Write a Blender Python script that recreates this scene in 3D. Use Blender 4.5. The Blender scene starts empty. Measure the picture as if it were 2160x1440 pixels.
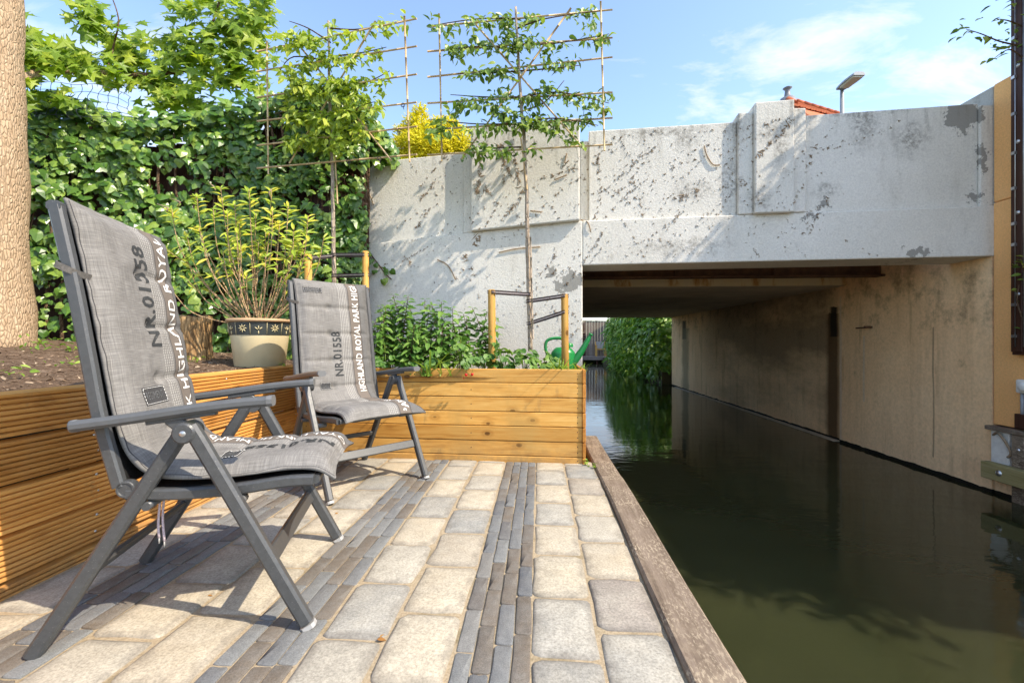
import bpy, bmesh, math, random
import numpy as np
from mathutils import Vector, Matrix, noise as mnoise
random.seed(7); rng = np.random.default_rng(7)
R_ = math.radians
scene = bpy.context.scene
C = scene.collection

# ------------------------------------------------------------------ camera, sky, sun, exposure
FPX, CAMH, YAW = 960.0, 0.89, R_(3.4)
cam_d = bpy.data.cameras.new('camera'); cam_d.sensor_width = 36; cam_d.lens = 16.0
cam_d.clip_start = 0.05; cam_d.clip_end = 2000
cam = bpy.data.objects.new('camera', cam_d); C.objects.link(cam)
cam.location = (0, 0, CAMH); cam.rotation_euler = (R_(90), 0, YAW)
scene.camera = cam

SUN = Vector((0.555, -0.236, 0.619)).normalized()
SUN_EL = math.asin(SUN.z); SUN_AZ = math.atan2(SUN.x, SUN.y)
sun_d = bpy.data.lights.new('sun', 'SUN'); sun_d.energy = 2.5; sun_d.angle = R_(0.5); sun_d.color = (1.0, 0.92, 0.79)
sun = bpy.data.objects.new('sun', sun_d); C.objects.link(sun); sun.location = (6, -3, 8)
sun.rotation_euler = SUN.to_track_quat('Z', 'Y').to_euler()

world = bpy.data.worlds.new('World'); scene.world = world; world.use_nodes = True
wn = world.node_tree; wn.nodes.clear()
def wnode(t, **k):
    n = wn.nodes.new(t)
    for a, b in k.items(): setattr(n, a, b)
    return n
w_out = wnode('ShaderNodeOutputWorld'); w_bg = wnode('ShaderNodeBackground'); w_bg.inputs[1].default_value = 0.15
w_sky = wnode('ShaderNodeTexSky', sky_type='NISHITA', sun_disc=False)
w_sky.sun_elevation = SUN_EL; w_sky.sun_rotation = SUN_AZ
w_sky.air_density = 1.0; w_sky.dust_density = 0.7; w_sky.ozone_density = 3.2
w_tc = wnode('ShaderNodeTexCoord'); w_sep = wnode('ShaderNodeSeparateXYZ')
wn.links.new(w_tc.outputs['Generated'], w_sep.inputs[0])
w_add = wnode('ShaderNodeMath', operation='ADD'); w_add.inputs[1].default_value = 0.22
wn.links.new(w_sep.outputs[2], w_add.inputs[0])
w_dx = wnode('ShaderNodeMath', operation='DIVIDE'); w_dy = wnode('ShaderNodeMath', operation='DIVIDE')
wn.links.new(w_sep.outputs[0], w_dx.inputs[0]); wn.links.new(w_add.outputs[0], w_dx.inputs[1])
wn.links.new(w_sep.outputs[1], w_dy.inputs[0]); wn.links.new(w_add.outputs[0], w_dy.inputs[1])
w_cmb = wnode('ShaderNodeCombineXYZ'); wn.links.new(w_dx.outputs[0], w_cmb.inputs[0]); wn.links.new(w_dy.outputs[0], w_cmb.inputs[1])
w_map = wnode('ShaderNodeMapping'); w_map.inputs['Location'].default_value = (-0.01, 1.58, 0.0)
w_map.inputs['Rotation'].default_value = (0, 0, R_(-28)); w_map.inputs['Scale'].default_value = (0.75, 1.5, 1)
wn.links.new(w_cmb.outputs[0], w_map.inputs[0])
w_n1 = wnode('ShaderNodeTexNoise'); w_n1.inputs['Scale'].default_value = 2.2; w_n1.inputs['Detail'].default_value = 9; w_n1.inputs['Roughness'].default_value = 0.62
w_n1.inputs['Distortion'].default_value = 0.5
w_n2 = wnode('ShaderNodeTexNoise'); w_n2.inputs['Scale'].default_value = 0.75; w_n2.inputs['Detail'].default_value = 2
wn.links.new(w_map.outputs[0], w_n1.inputs[0]); wn.links.new(w_map.outputs[0], w_n2.inputs[0])
w_mul = wnode('ShaderNodeMath', operation='MULTIPLY'); wn.links.new(w_n1.outputs[0], w_mul.inputs[0]); wn.links.new(w_n2.outputs[0], w_mul.inputs[1])
w_rmp = wnode('ShaderNodeMapRange'); w_rmp.inputs[1].default_value = 0.262; w_rmp.inputs[2].default_value = 0.375
w_rmp.inputs[3].default_value = 0.0; w_rmp.inputs[4].default_value = 0.9
wn.links.new(w_mul.outputs[0], w_rmp.inputs[0])
w_mix = wnode('ShaderNodeMixRGB'); w_mix.inputs[2].default_value = (3.3, 3.3, 3.4, 1)
wn.links.new(w_rmp.outputs[0], w_mix.inputs[0]); wn.links.new(w_sky.outputs[0], w_mix.inputs[1])
wn.links.new(w_mix.outputs[0], w_bg.inputs[0]); wn.links.new(w_bg.outputs[0], w_out.inputs[0])

vs = scene.view_settings
vs.view_transform = 'Standard'; vs.look = 'None'; vs.gamma = 1.0; vs.use_curve_mapping = False
vs.exposure = 1.5
vs.use_white_balance = True; vs.white_balance_temperature = 7050; vs.white_balance_tint = 11
scene.cycles.max_bounces = 10; scene.cycles.diffuse_bounces = 7; scene.cycles.transparent_max_bounces = 8

# ------------------------------------------------------------------ helpers: survey points
FW = Vector((-math.sin(YAW), math.cos(YAW), 0)); RT = Vector((math.cos(YAW), math.sin(YAW), 0)); UP = Vector((0, 0, 1))
CAM = Vector((0, 0, CAMH))
def P(u, v, s):
    """place seen in direction (u, v) at s metres depth"""
    return CAM + (FW + RT * ((u - 1080) / FPX) + UP * ((720 - v) / FPX)) * s
def PZ(u, v, z=0):
    d = FW + RT * ((u - 1080) / FPX) + UP * ((720 - v) / FPX); return CAM + d * ((z - CAMH) / d.z)
BO = Vector((0.4, 4.23, 0)); BE = Vector((0.9965, -0.0843, 0)).normalized(); BN = Vector((-0.0843, -0.9965, 0)).normalized()
def BR(u, z, n=0.0):
    """bridge face coordinates: u along, z up, n out of the wall"""
    return BO + BE * u + BN * n + UP * z
def BPX(u, v, n=0.0):
    d = FW + RT * ((u - 1080) / FPX) + UP * ((720 - v) / FPX)
    s = ((BO + BN * n - CAM).dot(BN)) / d.dot(BN); p = CAM + d * s
    return (p - BO).dot(BE), p.z

# ------------------------------------------------------------------ helpers: objects
def tag(o, label=None, cat=None, group=None, kind=None):
    if label: o['label'] = label
    if cat: o['category'] = cat
    if group: o['group'] = group
    if kind: o['kind'] = kind
    return o
def thing(name, loc, label, cat, group=None, rotz=0.0):
    o = bpy.data.objects.new(name, None); C.objects.link(o); o.location = loc; o.rotation_euler = (0, 0, rotz)
    o.empty_display_size = 0.1
    return tag(o, label, cat, group)
def link(name, me, parent=None, local=False):
    o = bpy.data.objects.new(name, me); C.objects.link(o)
    if parent is not None:
        o.parent = parent
        if parent.type == 'EMPTY' and not local: o.matrix_parent_inverse = Matrix.Translation(-Vector(parent.location))
    return o

class MB:
    def __init__(s): s.v = []; s.f = []; s.sm = []
    def add(s, vs_, fs, smooth=False):
        b = len(s.v); s.v += [tuple(x) for x in vs_]
        for f in fs: s.f.append(tuple(i + b for i in f)); s.sm.append(smooth)
        return s
    def hexa(s, p):   # 8 points: bottom 4 ccw, top 4 ccw
        return s.add(p, [(3, 2, 1, 0), (4, 5, 6, 7), (0, 1, 5, 4), (1, 2, 6, 5), (2, 3, 7, 6), (3, 0, 4, 7)])
    def box(s, x0, x1, y0, y1, z0, z1):
        return s.hexa([(x0, y0, z0), (x1, y0, z0), (x1, y1, z0), (x0, y1, z0), (x0, y0, z1), (x1, y0, z1), (x1, y1, z1), (x0, y1, z1)])
    def cbox(s, x0, x1, y0, y1, z0, z1, c):   # box with chamfered edges
        vs_, fs = [], []
        X = (x0, x1); Y = (y0, y1); Z = (z0, z1); sg = (1, -1); idx = {}
        for i in (0, 1):
            for j in (0, 1):
                for k in (0, 1):
                    for a in range(3):
                        p = [X[i] + sg[i] * c, Y[j] + sg[j] * c, Z[k] + sg[k] * c]
                        p[a] = (X[i], Y[j], Z[k])[a]; idx[i, j, k, a] = len(vs_); vs_.append(p)
        q = lambda *l: fs.append(tuple(idx[t] for t in l))
        for i in (0, 1):
            q(*[(i, j, k, 0) for j, k in ((0, 0), (1, 0), (1, 1), (0, 1))][::(1 if i else -1)])
            q(*[(j, i, k, 1) for j, k in ((0, 0), (1, 0), (1, 1), (0, 1))][::(-1 if i else 1)])
            q(*[(j, k, i, 2) for j, k in ((0, 0), (1, 0), (1, 1), (0, 1))][::(1 if i else -1)])
        for i in (0, 1):
            for j in (0, 1):
                q((i, j, 0, 0), (i, j, 1, 0), (i, j, 1, 1), (i, j, 0, 1))
                q((i, 0, j, 0), (i, 1, j, 0), (i, 1, j, 2), (i, 0, j, 2))
                q((0, i, j, 1), (1, i, j, 1), (1, i, j, 2), (0, i, j, 2))
        for i in (0, 1):
            for j in (0, 1):
                for k in (0, 1): q((i, j, k, 0), (i, j, k, 1), (i, j, k, 2))
        return s.add(vs_, fs)
    def bar(s, p0, p1, w, h, up=(0, 0, 1), c=0.0):   # rectangular bar w (side) x h (up), chamfer c
        p0 = Vector(p0); p1 = Vector(p1); d = (p1 - p0).normalized(); sd = d.cross(Vector(up)).normalized(); u2 = sd.cross(d)
        return s.sweep([p0, p1], rect(w, h, c), [(sd, u2)] * 2)
    def sweep(s, pts, prof, frames, caps=True, smooth=False):
        n = len(prof); vs_ = []; fs = []
        for p, (a, b) in zip(pts, frames): vs_ += [Vector(p) + a * x + b * y for x, y in prof]
        for i in range(len(pts) - 1):
            for j in range(n):
                k = (j + 1) % n; fs.append((i * n + j, i * n + k, (i + 1) * n + k, (i + 1) * n + j))
        s.add(vs_, fs, smooth)
        if caps:
            b = len(s.v) - len(vs_)
            s.f.append(tuple(b + j for j in range(n))[::-1]); s.sm.append(False)
            s.f.append(tuple(b + (len(pts) - 1) * n + j for j in range(n))); s.sm.append(False)
        return s
    def tube(s, pts, r, sides=8, up=(0, 0, 1), caps=True, smooth=True):
        pts = [Vector(p) for p in pts]; rs = r if isinstance(r, (list, tuple)) else [r] * len(pts)
        n = len(pts); vs_ = []; fs = []; ref = None
        for i, p in enumerate(pts):
            d = (pts[min(i + 1, n - 1)] - pts[max(i - 1, 0)]).normalized()
            if ref is None:
                ref = Vector(up) if abs(d.dot(Vector(up))) < 0.95 else Vector((1, 0, 0))
            a = d.cross(ref).normalized(); b = a.cross(d); ref = b
            vs_ += [p + (a * math.cos(t) + b * math.sin(t)) * rs[i] for t in [2 * math.pi * k / sides for k in range(sides)]]
        for i in range(n - 1):
            for j in range(sides):
                k = (j + 1) % sides; fs.append((i * sides + j, i * sides + k, (i + 1) * sides + k, (i + 1) * sides + j))
        s.add(vs_, fs, smooth)
        if caps:
            b = len(s.v) - len(vs_)
            s.f.append(tuple(b + j for j in range(sides))[::-1]); s.sm.append(False)
            s.f.append(tuple(b + (n - 1) * sides + j for j in range(sides))); s.sm.append(False)
        return s
    def lathe(s, prof, c=(0, 0, 0), sides=32, sx=1, sy=1, rot=0, smooth=True):
        n = len(prof); vs_ = []; fs = []
        for k in range(sides):
            a = 2 * math.pi * k / sides + rot
            vs_ += [(c[0] + r * sx * math.cos(a), c[1] + r * sy * math.sin(a), c[2] + z) for r, z in prof]
        for k in range(sides):
            m = (k + 1) % sides
            for i in range(n - 1): fs.append((k * n + i, m * n + i, m * n + i + 1, k * n + i + 1))
        return s.add(vs_, fs, smooth)
    def mesh(s, name):
        me = bpy.data.meshes.new(name); me.from_pydata(s.v, [], s.f); me.polygons.foreach_set('use_smooth', s.sm); me.update(); return me
    def build(s, name, m, parent=None, local=False, fix=True):
        me = s.mesh(name)
        if fix:
            b = bmesh.new(); b.from_mesh(me); bmesh.ops.recalc_face_normals(b, faces=b.faces); b.to_mesh(me); b.free()
        me.materials.append(m); return link(name, me, parent, local)
def rect(w, h, c=0.0):
    w /= 2; h /= 2
    if c <= 0: return [(-w, -h), (w, -h), (w, h), (-w, h)]
    return [(-w + c, -h), (w - c, -h), (w, -h + c), (w, h - c), (w - c, h), (-w + c, h), (-w, h - c), (-w, -h + c)]
def spline(pts, n=8):
    pts = [Vector(p) for p in pts]; out = []
    for i in range(len(pts) - 1):
        p0 = pts[max(i - 1, 0)]; p1 = pts[i]; p2 = pts[i + 1]; p3 = pts[min(i + 2, len(pts) - 1)]
        for k in range(n):
            t = k / n
            out.append(0.5 * ((2 * p1) + (p2 - p0) * t + (2 * p0 - 5 * p1 + 4 * p2 - p3) * t * t + (3 * p1 - p0 - 3 * p2 + p3) * t ** 3))
    out.append(pts[-1]); return out

# ------------------------------------------------------------------ helpers: materials
class Mat:
    def __init__(s, name, rough=0.7, spec=0.3):
        s.m = bpy.data.materials.new(name); s.m.use_nodes = True; s.t = s.m.node_tree
        s.b = s.t.nodes['Principled BSDF']; s.b.inputs['Roughness'].default_value = rough; s.b.inputs['Specular IOR Level'].default_value = spec
        s.out = s.t.nodes['Material Output']; s._tc = None
    def n(s, t, **k):
        x = s.t.nodes.new(t)
        for a, b in k.items(): setattr(x, a, b)
        return x
    def l(s, a, b): s.t.links.new(a, b)
    def co(s, kind='Object', scale=(1, 1, 1), rnd=0.0, rot=(0, 0, 0)):
        if s._tc is None: s._tc = s.n('ShaderNodeTexCoord')
        o = s._tc.outputs[kind]
        if rnd:
            oi = s.n('ShaderNodeObjectInfo'); vm = s.n('ShaderNodeVectorMath', operation='MULTIPLY_ADD')
            cb = s.n('ShaderNodeCombineXYZ')
            for i in range(3): s.l(oi.outputs['Random'], cb.inputs[i])
            s.l(cb.outputs[0], vm.inputs[0]); vm.inputs[1].default_value = (rnd, rnd * 0.73, rnd * 1.31); s.l(o, vm.inputs[2]); o = vm.outputs[0]
        mp = s.n('ShaderNodeMapping'); mp.inputs['Scale'].default_value = scale; mp.inputs['Rotation'].default_value = rot; s.l(o, mp.inputs[0])
        return mp.outputs[0]
    def noise(s, vec, scale, detail=4, rough=0.55, dist=0.0):
        x = s.n('ShaderNodeTexNoise'); s.l(vec, x.inputs['Vector'])
        x.inputs['Scale'].default_value = scale; x.inputs['Detail'].default_value = detail; x.inputs['Roughness'].default_value = rough; x.inputs['Distortion'].default_value = dist
        return x.outputs[0]
    def vor(s, vec, scale, feature='F1', out=0):
        x = s.n('ShaderNodeTexVoronoi', feature=feature); s.l(vec, x.inputs['Vector']); x.inputs['Scale'].default_value = scale; return x.outputs[out]
    def ramp(s, fac, stops, interp='LINEAR'):
        x = s.n('ShaderNodeValToRGB'); s.l(fac, x.inputs[0]); e = x.color_ramp.elements; x.color_ramp.interpolation = interp
        while len(e) < len(stops): e.new(0.5)
        for el, (p, c) in zip(e, stops):
            el.position = p; el.color = (c, c, c, 1) if isinstance(c, (int, float)) else (*c, 1)
        return x.outputs[0]
    def mix(s, fac, a, b, mode='MIX'):
        x = s.n('ShaderNodeMixRGB', blend_type=mode)
        for i, q in enumerate((fac, a, b)):
            if hasattr(q, 'links'): s.l(q, x.inputs[i])
            elif isinstance(q, (int, float)): x.inputs[i].default_value = q if i == 0 else (q, q, q, 1)
            else: x.inputs[i].default_value = (*q, 1)
        return x.outputs[0]
    def math(s, op, a, b=0.0, c=0.0):
        x = s.n('ShaderNodeMath', operation=op)
        for i, q in enumerate((a, b, c)):
            if hasattr(q, 'links'): s.l(q, x.inputs[i])
            else: x.inputs[i].default_value = q
        return x.outputs[0]
    def rnd(s): return s.n('ShaderNodeObjectInfo').outputs['Random']
    def col(s, c):
        if hasattr(c, 'links'): s.l(c, s.b.inputs['Base Color'])
        else: s.b.inputs['Base Color'].default_value = (*c, 1)
        return s
    def rough(s, c): s.l(c, s.b.inputs['Roughness']); return s
    def bump(s, h, strength=0.5, dist=0.005):
        x = s.n('ShaderNodeBump'); s.l(h, x.inputs['Height']); x.inputs['Strength'].default_value = strength; x.inputs['Distance'].default_value = dist
        s.l(x.outputs[0], s.b.inputs['Normal']); return s

def flat(name, c, rough=0.6, spec=0.3, metal=0.0, var=0.12, sc=30):
    m = Mat(name, rough, spec); v = m.co(); n = m.noise(v, sc, 4)
    m.col(m.mix(1.0, m.ramp(n, [(0.25, 1 - var), (0.75, 1 + var)]), c, 'MULTIPLY')); m.b.inputs['Metallic'].default_value = metal
    m.bump(n, 0.15, 0.002); return m.m

def wood(name, c_dark, c_mid, c_lite, axis, knots=True, rough=0.6, wear=None, speck=False, splash=False):
    m = Mat(name, rough, 0.25)
    sc = [9, 9, 9]; sc[axis] = 0.55
    v = m.co(scale=sc, rnd=7.0)
    g = m.noise(v, 2.2, 6, 0.6, 1.2); g2 = m.noise(v, 9.0, 5, 0.6, 0.4)
    f = m.mix(0.4, g, g2)
    col = m.ramp(f, [(0.3, c_dark), (0.48, c_mid), (0.68, c_lite)])
    h = f
    if knots:
        sk = [9.0, 9.0, 9.0]; sk[axis] = 5.5
        vk = m.co(scale=sk, rnd=3.0); k = m.vor(vk, 0.85)
        kn = m.ramp(k, [(0.09, 1.0), (0.14, 0.0)]); ring = m.ramp(k, [(0.12, 0.0), (0.16, 0.6), (0.28, 0.0)])
        col = m.mix(ring, col, c_dark); col = m.mix(kn, col, tuple(x * 0.42 for x in c_dark))
    r = m.rnd(); col = m.mix(1.0, col, m.ramp(r, [(0.0, (0.78, 0.74, 0.68)), (0.5, (0.98, 0.97, 0.95)), (1.0, (1.12, 1.12, 1.10))]), 'MULTIPLY')
    if wear:
        vw = m.co(); w = m.noise(vw, 3.0, 5, 0.65); col = m.mix(m.ramp(w, [(0.52, 0.0), (0.72, 0.7)]), col, wear)
    if splash:
        g_ = m.n('ShaderNodeSeparateXYZ'); m.l(m.co(), g_.inputs[0]); sn = m.noise(m.co(), 14, 6, .7)
        k = m.math('MULTIPLY', m.ramp(m.math('ADD', g_.outputs[2], m.math('MULTIPLY', sn, .12)), [(0.06, 0.75), (0.24, 0.0)]), m.ramp(sn, [(0.4, .3), (0.62, 1.0)])); col = m.mix(k, col, (0.23, 0.15, 0.075))
        st_ = m.noise(m.co(scale=(1, 1, .3), rnd=2.), 7, 5, .7); col = m.mix(m.ramp(st_, [(0.62, 0.0), (0.74, 0.55)]), col, (0.20, 0.13, 0.07))
    if speck:
        vs2 = m.co(scale=(1, .35, 1)); s1 = m.noise(vs2, 115, 5, 0.7); lo = m.noise(m.co(), 4.5, 4, .6)
        k = m.math('MULTIPLY', m.ramp(s1, [(0.5, 0.0), (0.58, 1.0)]), m.ramp(lo, [(0.42, 0.1), (0.6, 0.9)])); col = m.mix(m.math('MULTIPLY', k, .85), col, (0.42, 0.35, 0.255)); h = m.mix(0.6, h, s1)
    m.col(col); m.bump(h, 0.6 if speck else 0.25, 0.004 if speck else 0.003); return m.m

def leaf_mat(name, c0, c1, c2, trans=0.35, rough=0.4, spec=0.4, vein=True):
    m = Mat(name, rough, spec)
    geo = m.n('ShaderNodeNewGeometry'); r = m.math('FRACT', m.math('ADD', geo.outputs['Random Per Island'], m.math('MULTIPLY', m.rnd(), 7.31)))
    col = m.ramp(r, [(0.0, c0), (0.55, c1), (1.0, c2)])
    n = m.noise(m.co(), 40, 3); col = m.mix(1.0, col, m.ramp(n, [(0.3, 0.86), (0.7, 1.14)]), 'MULTIPLY')
    m.col(col); m.bump(n, 0.2, 0.004)
    tr = m.n('ShaderNodeBsdfTranslucent'); mx = m.n('ShaderNodeMixShader'); mx.inputs[0].default_value = trans
    m.l(m.mix(1.0, col, (1.25, 1.35, 0.6), 'MULTIPLY'), tr.inputs[0]); m.l(m.b.outputs[0], mx.inputs[1]); m.l(tr.outputs[0], mx.inputs[2]); m.l(mx.outputs[0], m.out.inputs[0])
    return m.m
M = {}

# paving
def make_paver(name, stops, mott, sc, edge=0.0):
    m = Mat(name, 0.85, 0.2); v = m.co(rnd=5.0); r = m.rnd()
    base = m.ramp(r, stops)
    n1 = m.noise(v, sc, 6, 0.65); n2 = m.noise(v, sc * 17, 5, 0.75); n3 = m.noise(v, 2.6 * sc, 3)
    c = m.mix(m.ramp(n1, [(0.32, 0.05), (0.70, 0.55)]), base, mott)
    c = m.mix(1.0, c, m.ramp(n2, [(0.32, 0.62), (0.62, 1.16)]), 'MULTIPLY')
    c = m.mix(1.0, c, m.ramp(n3, [(0.3, 0.9), (0.7, 1.08)]), 'MULTIPLY')
    pores = m.ramp(m.vor(v, sc * 16), [(0.04, 0.45), (0.10, 1.0)]); c = m.mix(1.0, c, pores, 'MULTIPLY')
    if edge:    # dirt worn into the tumbled rims
        g = m.n('ShaderNodeSeparateXYZ'); m.l(m.co('Generated'), g.inputs[0]); dx = m.math('MULTIPLY', m.math('SUBTRACT', .5, m.math('ABSOLUTE', m.math('SUBTRACT', g.outputs[0], .5))), .2); dy = m.math('MULTIPLY', m.math('SUBTRACT', .5, m.math('ABSOLUTE', m.math('SUBTRACT', g.outputs[1], .5))), .3)
        d = m.math('ADD', m.math('MINIMUM', dx, dy), m.math('MULTIPLY', m.math('SUBTRACT', n3, .5), .05)); c = m.mix(m.ramp(d, [(0.0, edge), (0.035, 0.0)]), c, (0.115, 0.10, 0.085))
    m.col(c); m.bump(m.mix(0.5, n2, pores), 0.6, 0.005); return m.m
M['paver'] = make_paver('paving_concrete', [(0.0, (0.42, 0.36, 0.265)), (0.28, (0.45, 0.40, 0.31)), (0.45, (0.33, 0.32, 0.285)), (0.64, (0.215, 0.225, 0.225)), (0.80, (0.44, 0.385, 0.285)), (1.0, (0.25, 0.22, 0.195))], (0.46, 0.43, 0.36), 7, 0.5)
M['brick'] = make_paver('clinker_brick', [(0.0, (0.145, 0.152, 0.16)), (0.25, (0.195, 0.205, 0.205)), (0.5, (0.105, 0.113, 0.125)), (0.60, (0.155, 0.125, 0.095)), (0.85, (0.125, 0.102, 0.08)), (1.0, (0.22, 0.225, 0.22))], (0.205, 0.205, 0.195), 16)
m = Mat('joint_sand', 0.95, 0.1); v = m.co(); n = m.noise(v, 120, 5, 0.7); n2 = m.noise(v, 6, 4)
m.col(m.mix(m.ramp(n2, [(0.55, 0.0), (0.75, 0.8)]), m.ramp(n, [(0.3, (0.26, 0.20, 0.125)), (0.7, (0.45, 0.37, 0.26))]), (0.13, 0.11, 0.055))); m.bump(n, 0.8, 0.004); M['sand'] = m.m
# timber
M['larch'] = wood('planter_spruce', (0.40, 0.175, 0.035), (0.62, 0.325, 0.08), (0.72, 0.44, 0.14), 0, wear=(0.46, 0.27, 0.08), splash=True)
M['larch_y'] = wood('planter_spruce_end', (0.26, 0.09, 0.018), (0.44, 0.18, 0.035), (0.56, 0.28, 0.07), 1)
M['deck'] = wood('ridged_decking', (0.33, 0.135, 0.03), (0.57, 0.265, 0.066), (0.70, 0.38, 0.12), 1, wear=(0.46, 0.25, 0.09), splash=True)
M['beam'] = wood('tropical_hardwood', (0.085, 0.062, 0.046), (0.155, 0.118, 0.09), (0.25, 0.20, 0.16), 1, knots=False, rough=0.9, wear=(0.36, 0.29, 0.21), speck=True)
M['stake'] = wood('peeled_stake', (0.42, 0.20, 0.04), (0.58, 0.33, 0.085), (0.66, 0.42, 0.14), 2)
M['bamboo'] = wood('bamboo_cane', (0.38, 0.25, 0.12), (0.54, 0.39, 0.21), (0.64, 0.50, 0.31), 0, knots=False)
M['grey_wood'] = wood('weathered_planks', (0.13, 0.10, 0.085), (0.22, 0.18, 0.155), (0.30, 0.26, 0.23), 2, knots=False, rough=0.8)
M['brown_paint'] = wood('brown_stained_post', (0.035, 0.014, 0.009), (0.055, 0.022, 0.014), (0.08, 0.035, 0.022), 2, knots=False, rough=0.5)
M['green_wood'] = wood('algae_timber', (0.17, 0.14, 0.05), (0.29, 0.25, 0.11), (0.38, 0.32, 0.17), 1, knots=False, rough=0.85)
# metals and plastics
m = Mat('anthracite_coating', 0.42, 0.5); v = m.co(); n = m.noise(v, 60, 5, 0.7); sp = m.noise(v, 230, 3, 0.8)
m.col(m.mix(m.ramp(sp, [(0.645, 0.0), (0.70, 0.6)]), m.ramp(n, [(0.3, (0.062, 0.066, 0.070)), (0.7, (0.082, 0.086, 0.090))]), (0.33, 0.32, 0.29)))
m.rough(m.ramp(n, [(0.3, 0.34), (0.7, 0.52)])); m.b.inputs['Metallic'].default_value = 0.25; M['frame'] = m.m
M['arm'] = flat('armrest_plastic', (0.085, 0.090, 0.095), 0.5, 0.4)
M['armworn'] = flat('worn_brown_armrest', (0.16, 0.11, 0.075), 0.6, 0.3)
M['cap'] = flat('grey_plastic_cap', (0.13, 0.135, 0.14), 0.5, 0.4)
M['foot'] = flat('pale_foot_cap', (0.34, 0.34, 0.335), 0.5, 0.4)
M['zinc'] = flat('zinc_screw', (0.5, 0.5, 0.5), 0.35, 0.5, 0.9)
M['white_plastic'] = flat('white_plastic', (0.72, 0.72, 0.68), 0.4, 0.5)
M['grey_pvc'] = flat('grey_pvc', (0.28, 0.30, 0.33), 0.45, 0.4)
M['green_plastic'] = flat('green_plastic', (0.008, 0.21, 0.052), 0.32, 0.5, var=0.08)
M['strap'] = flat('brown_rubber_strap', (0.035, 0.024, 0.024), 0.6, 0.3)
M['strapw'] = flat('pale_strap_stripe', (0.32, 0.27, 0.27), 0.6, 0.3)
M['wire'] = flat('dark_wire', (0.03, 0.04, 0.06), 0.5, 0.4)
M['lamp_grey'] = flat('lamp_grey', (0.30, 0.32, 0.34), 0.45, 0.5)
M['lens'] = flat('lamp_lens', (0.62, 0.58, 0.46), 0.3, 0.5)
M['lead'] = flat('lead_finial', (0.16, 0.17, 0.19), 0.5, 0.5)
# textilene mesh
m = Mat('black_sling_mesh', 0.6, 0.3); v = m.co(); x = m.vor(v, 420); m.col(m.ramp(x, [(0.25, (0.035, 0.035, 0.037)), (0.6, (0.006, 0.006, 0.006))])); m.bump(x, 0.5, 0.001); M['sling'] = m.m
# stucco of the bridge
def stucco(name, c0, c1, dirt, dirt_lo, dirt_hi, bstr=0.5):
    m = Mat(name, 0.9, 0.15); v = m.co()
    f = m.noise(v, 70, 6, 0.65); b = m.noise(v, 1.3, 5, 0.6); s1 = m.noise(m.co(scale=(1, 1, 0.22)), 4.5, 6, 0.7); sp = m.noise(v, 26, 5, 0.75)
    c = m.ramp(b, [(0.3, c0), (0.7, c1)])
    c = m.mix(1.0, c, m.ramp(f, [(0.3, 0.86), (0.62, 1.06)]), 'MULTIPLY')
    c = m.mix(m.math('MULTIPLY', m.ramp(s1, [(dirt_lo, 0.0), (dirt_hi, 0.8)]), m.ramp(sp, [(0.4, 0.15), (0.62, 1.0)])), c, dirt)
    m.col(c); m.bump(m.mix(0.35, f, sp), bstr, 0.012); return m.m
M['stucco'] = stucco('white_stucco', (0.54, 0.53, 0.49), (0.63, 0.62, 0.58), (0.21, 0.185, 0.15), 0.52, 0.80)
M['stucco_edge'] = stucco('stucco_top', (0.36, 0.35, 0.32), (0.47, 0.46, 0.42), (0.13, 0.12, 0.10), 0.45, 0.70)
M['bare'] = flat('bare_cement', (0.27, 0.26, 0.24), 0.95, 0.1, var=0.25, sc=60)
M['orange'] = stucco('ochre_render', (0.82, 0.435, 0.165), (0.88, 0.50, 0.215), (0.30, 0.17, 0.08), 0.62, 0.9, 0.45)
m = Mat('tunnel_concrete', 0.85, 0.2); v = m.co(); b = m.noise(v, 0.9, 6, 0.65); st = m.noise(m.co(scale=(1, 3.2, 0.25)), 2.2, 6, 0.7); f = m.noise(v, 40, 5, 0.65); dd = m.noise(v, 3.5, 6, 0.72)
c = m.ramp(b, [(0.3, (0.40, 0.27, 0.165)), (0.7, (0.52, 0.37, 0.235))])
c = m.mix(m.ramp(st, [(0.48, 0.0), (0.75, 0.7)]), c, (0.20, 0.135, 0.08)); c = m.mix(m.ramp(dd, [(0.57, 0.0), (0.68, 0.85)]), c, (0.085, 0.062, 0.04))
c = m.mix(1.0, c, m.ramp(f, [(0.3, 0.85), (0.65, 1.08)]), 'MULTIPLY'); m.col(c); m.bump(f, 0.4, 0.006); M['tunnel'] = m.m
m = Mat('tunnel_soffit', 0.9, 0.2); v = m.co(); b = m.noise(v, 1.6, 6, 0.7); m.col(m.ramp(b, [(0.3, (0.40, 0.33, 0.24)), (0.7, (0.66, 0.56, 0.43))])); m.bump(b, 0.4, 0.01); M['soffit'] = m.m
m = Mat('rusty_slab_edge', 0.9, 0.2); v = m.co(scale=(1, 1, 0.3)); b = m.noise(v, 5, 6, 0.7); m.col(m.ramp(b, [(0.3, (0.62, 0.53, 0.37)), (0.52, (0.66, 0.54, 0.33)), (0.66, (0.42, 0.19, 0.05))])); M['slab_edge'] = m.m
m = Mat('rusty_steel', 0.75, 0.3); v = m.co(); b = m.noise(v, 6, 6, 0.7); m.col(m.ramp(b, [(0.3, (0.06, 0.03, 0.02)), (0.55, (0.13, 0.065, 0.035)), (0.75, (0.24, 0.12, 0.05))])); m.bump(b, 0.6, 0.01); M['rust'] = m.m
M['stain'] = flat('dark_damp_stain', (0.045, 0.03, 0.018), 0.8, 0.2, var=0.4, sc=12)
M['runoff'] = flat('rust_brown_runoff', (0.13, 0.07, 0.028), 0.8, 0.2, var=0.3, sc=8)
M['lime'] = flat('pale_lime_run', (0.45, 0.38, 0.29), 0.85, 0.2, var=0.25, sc=15)
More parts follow.
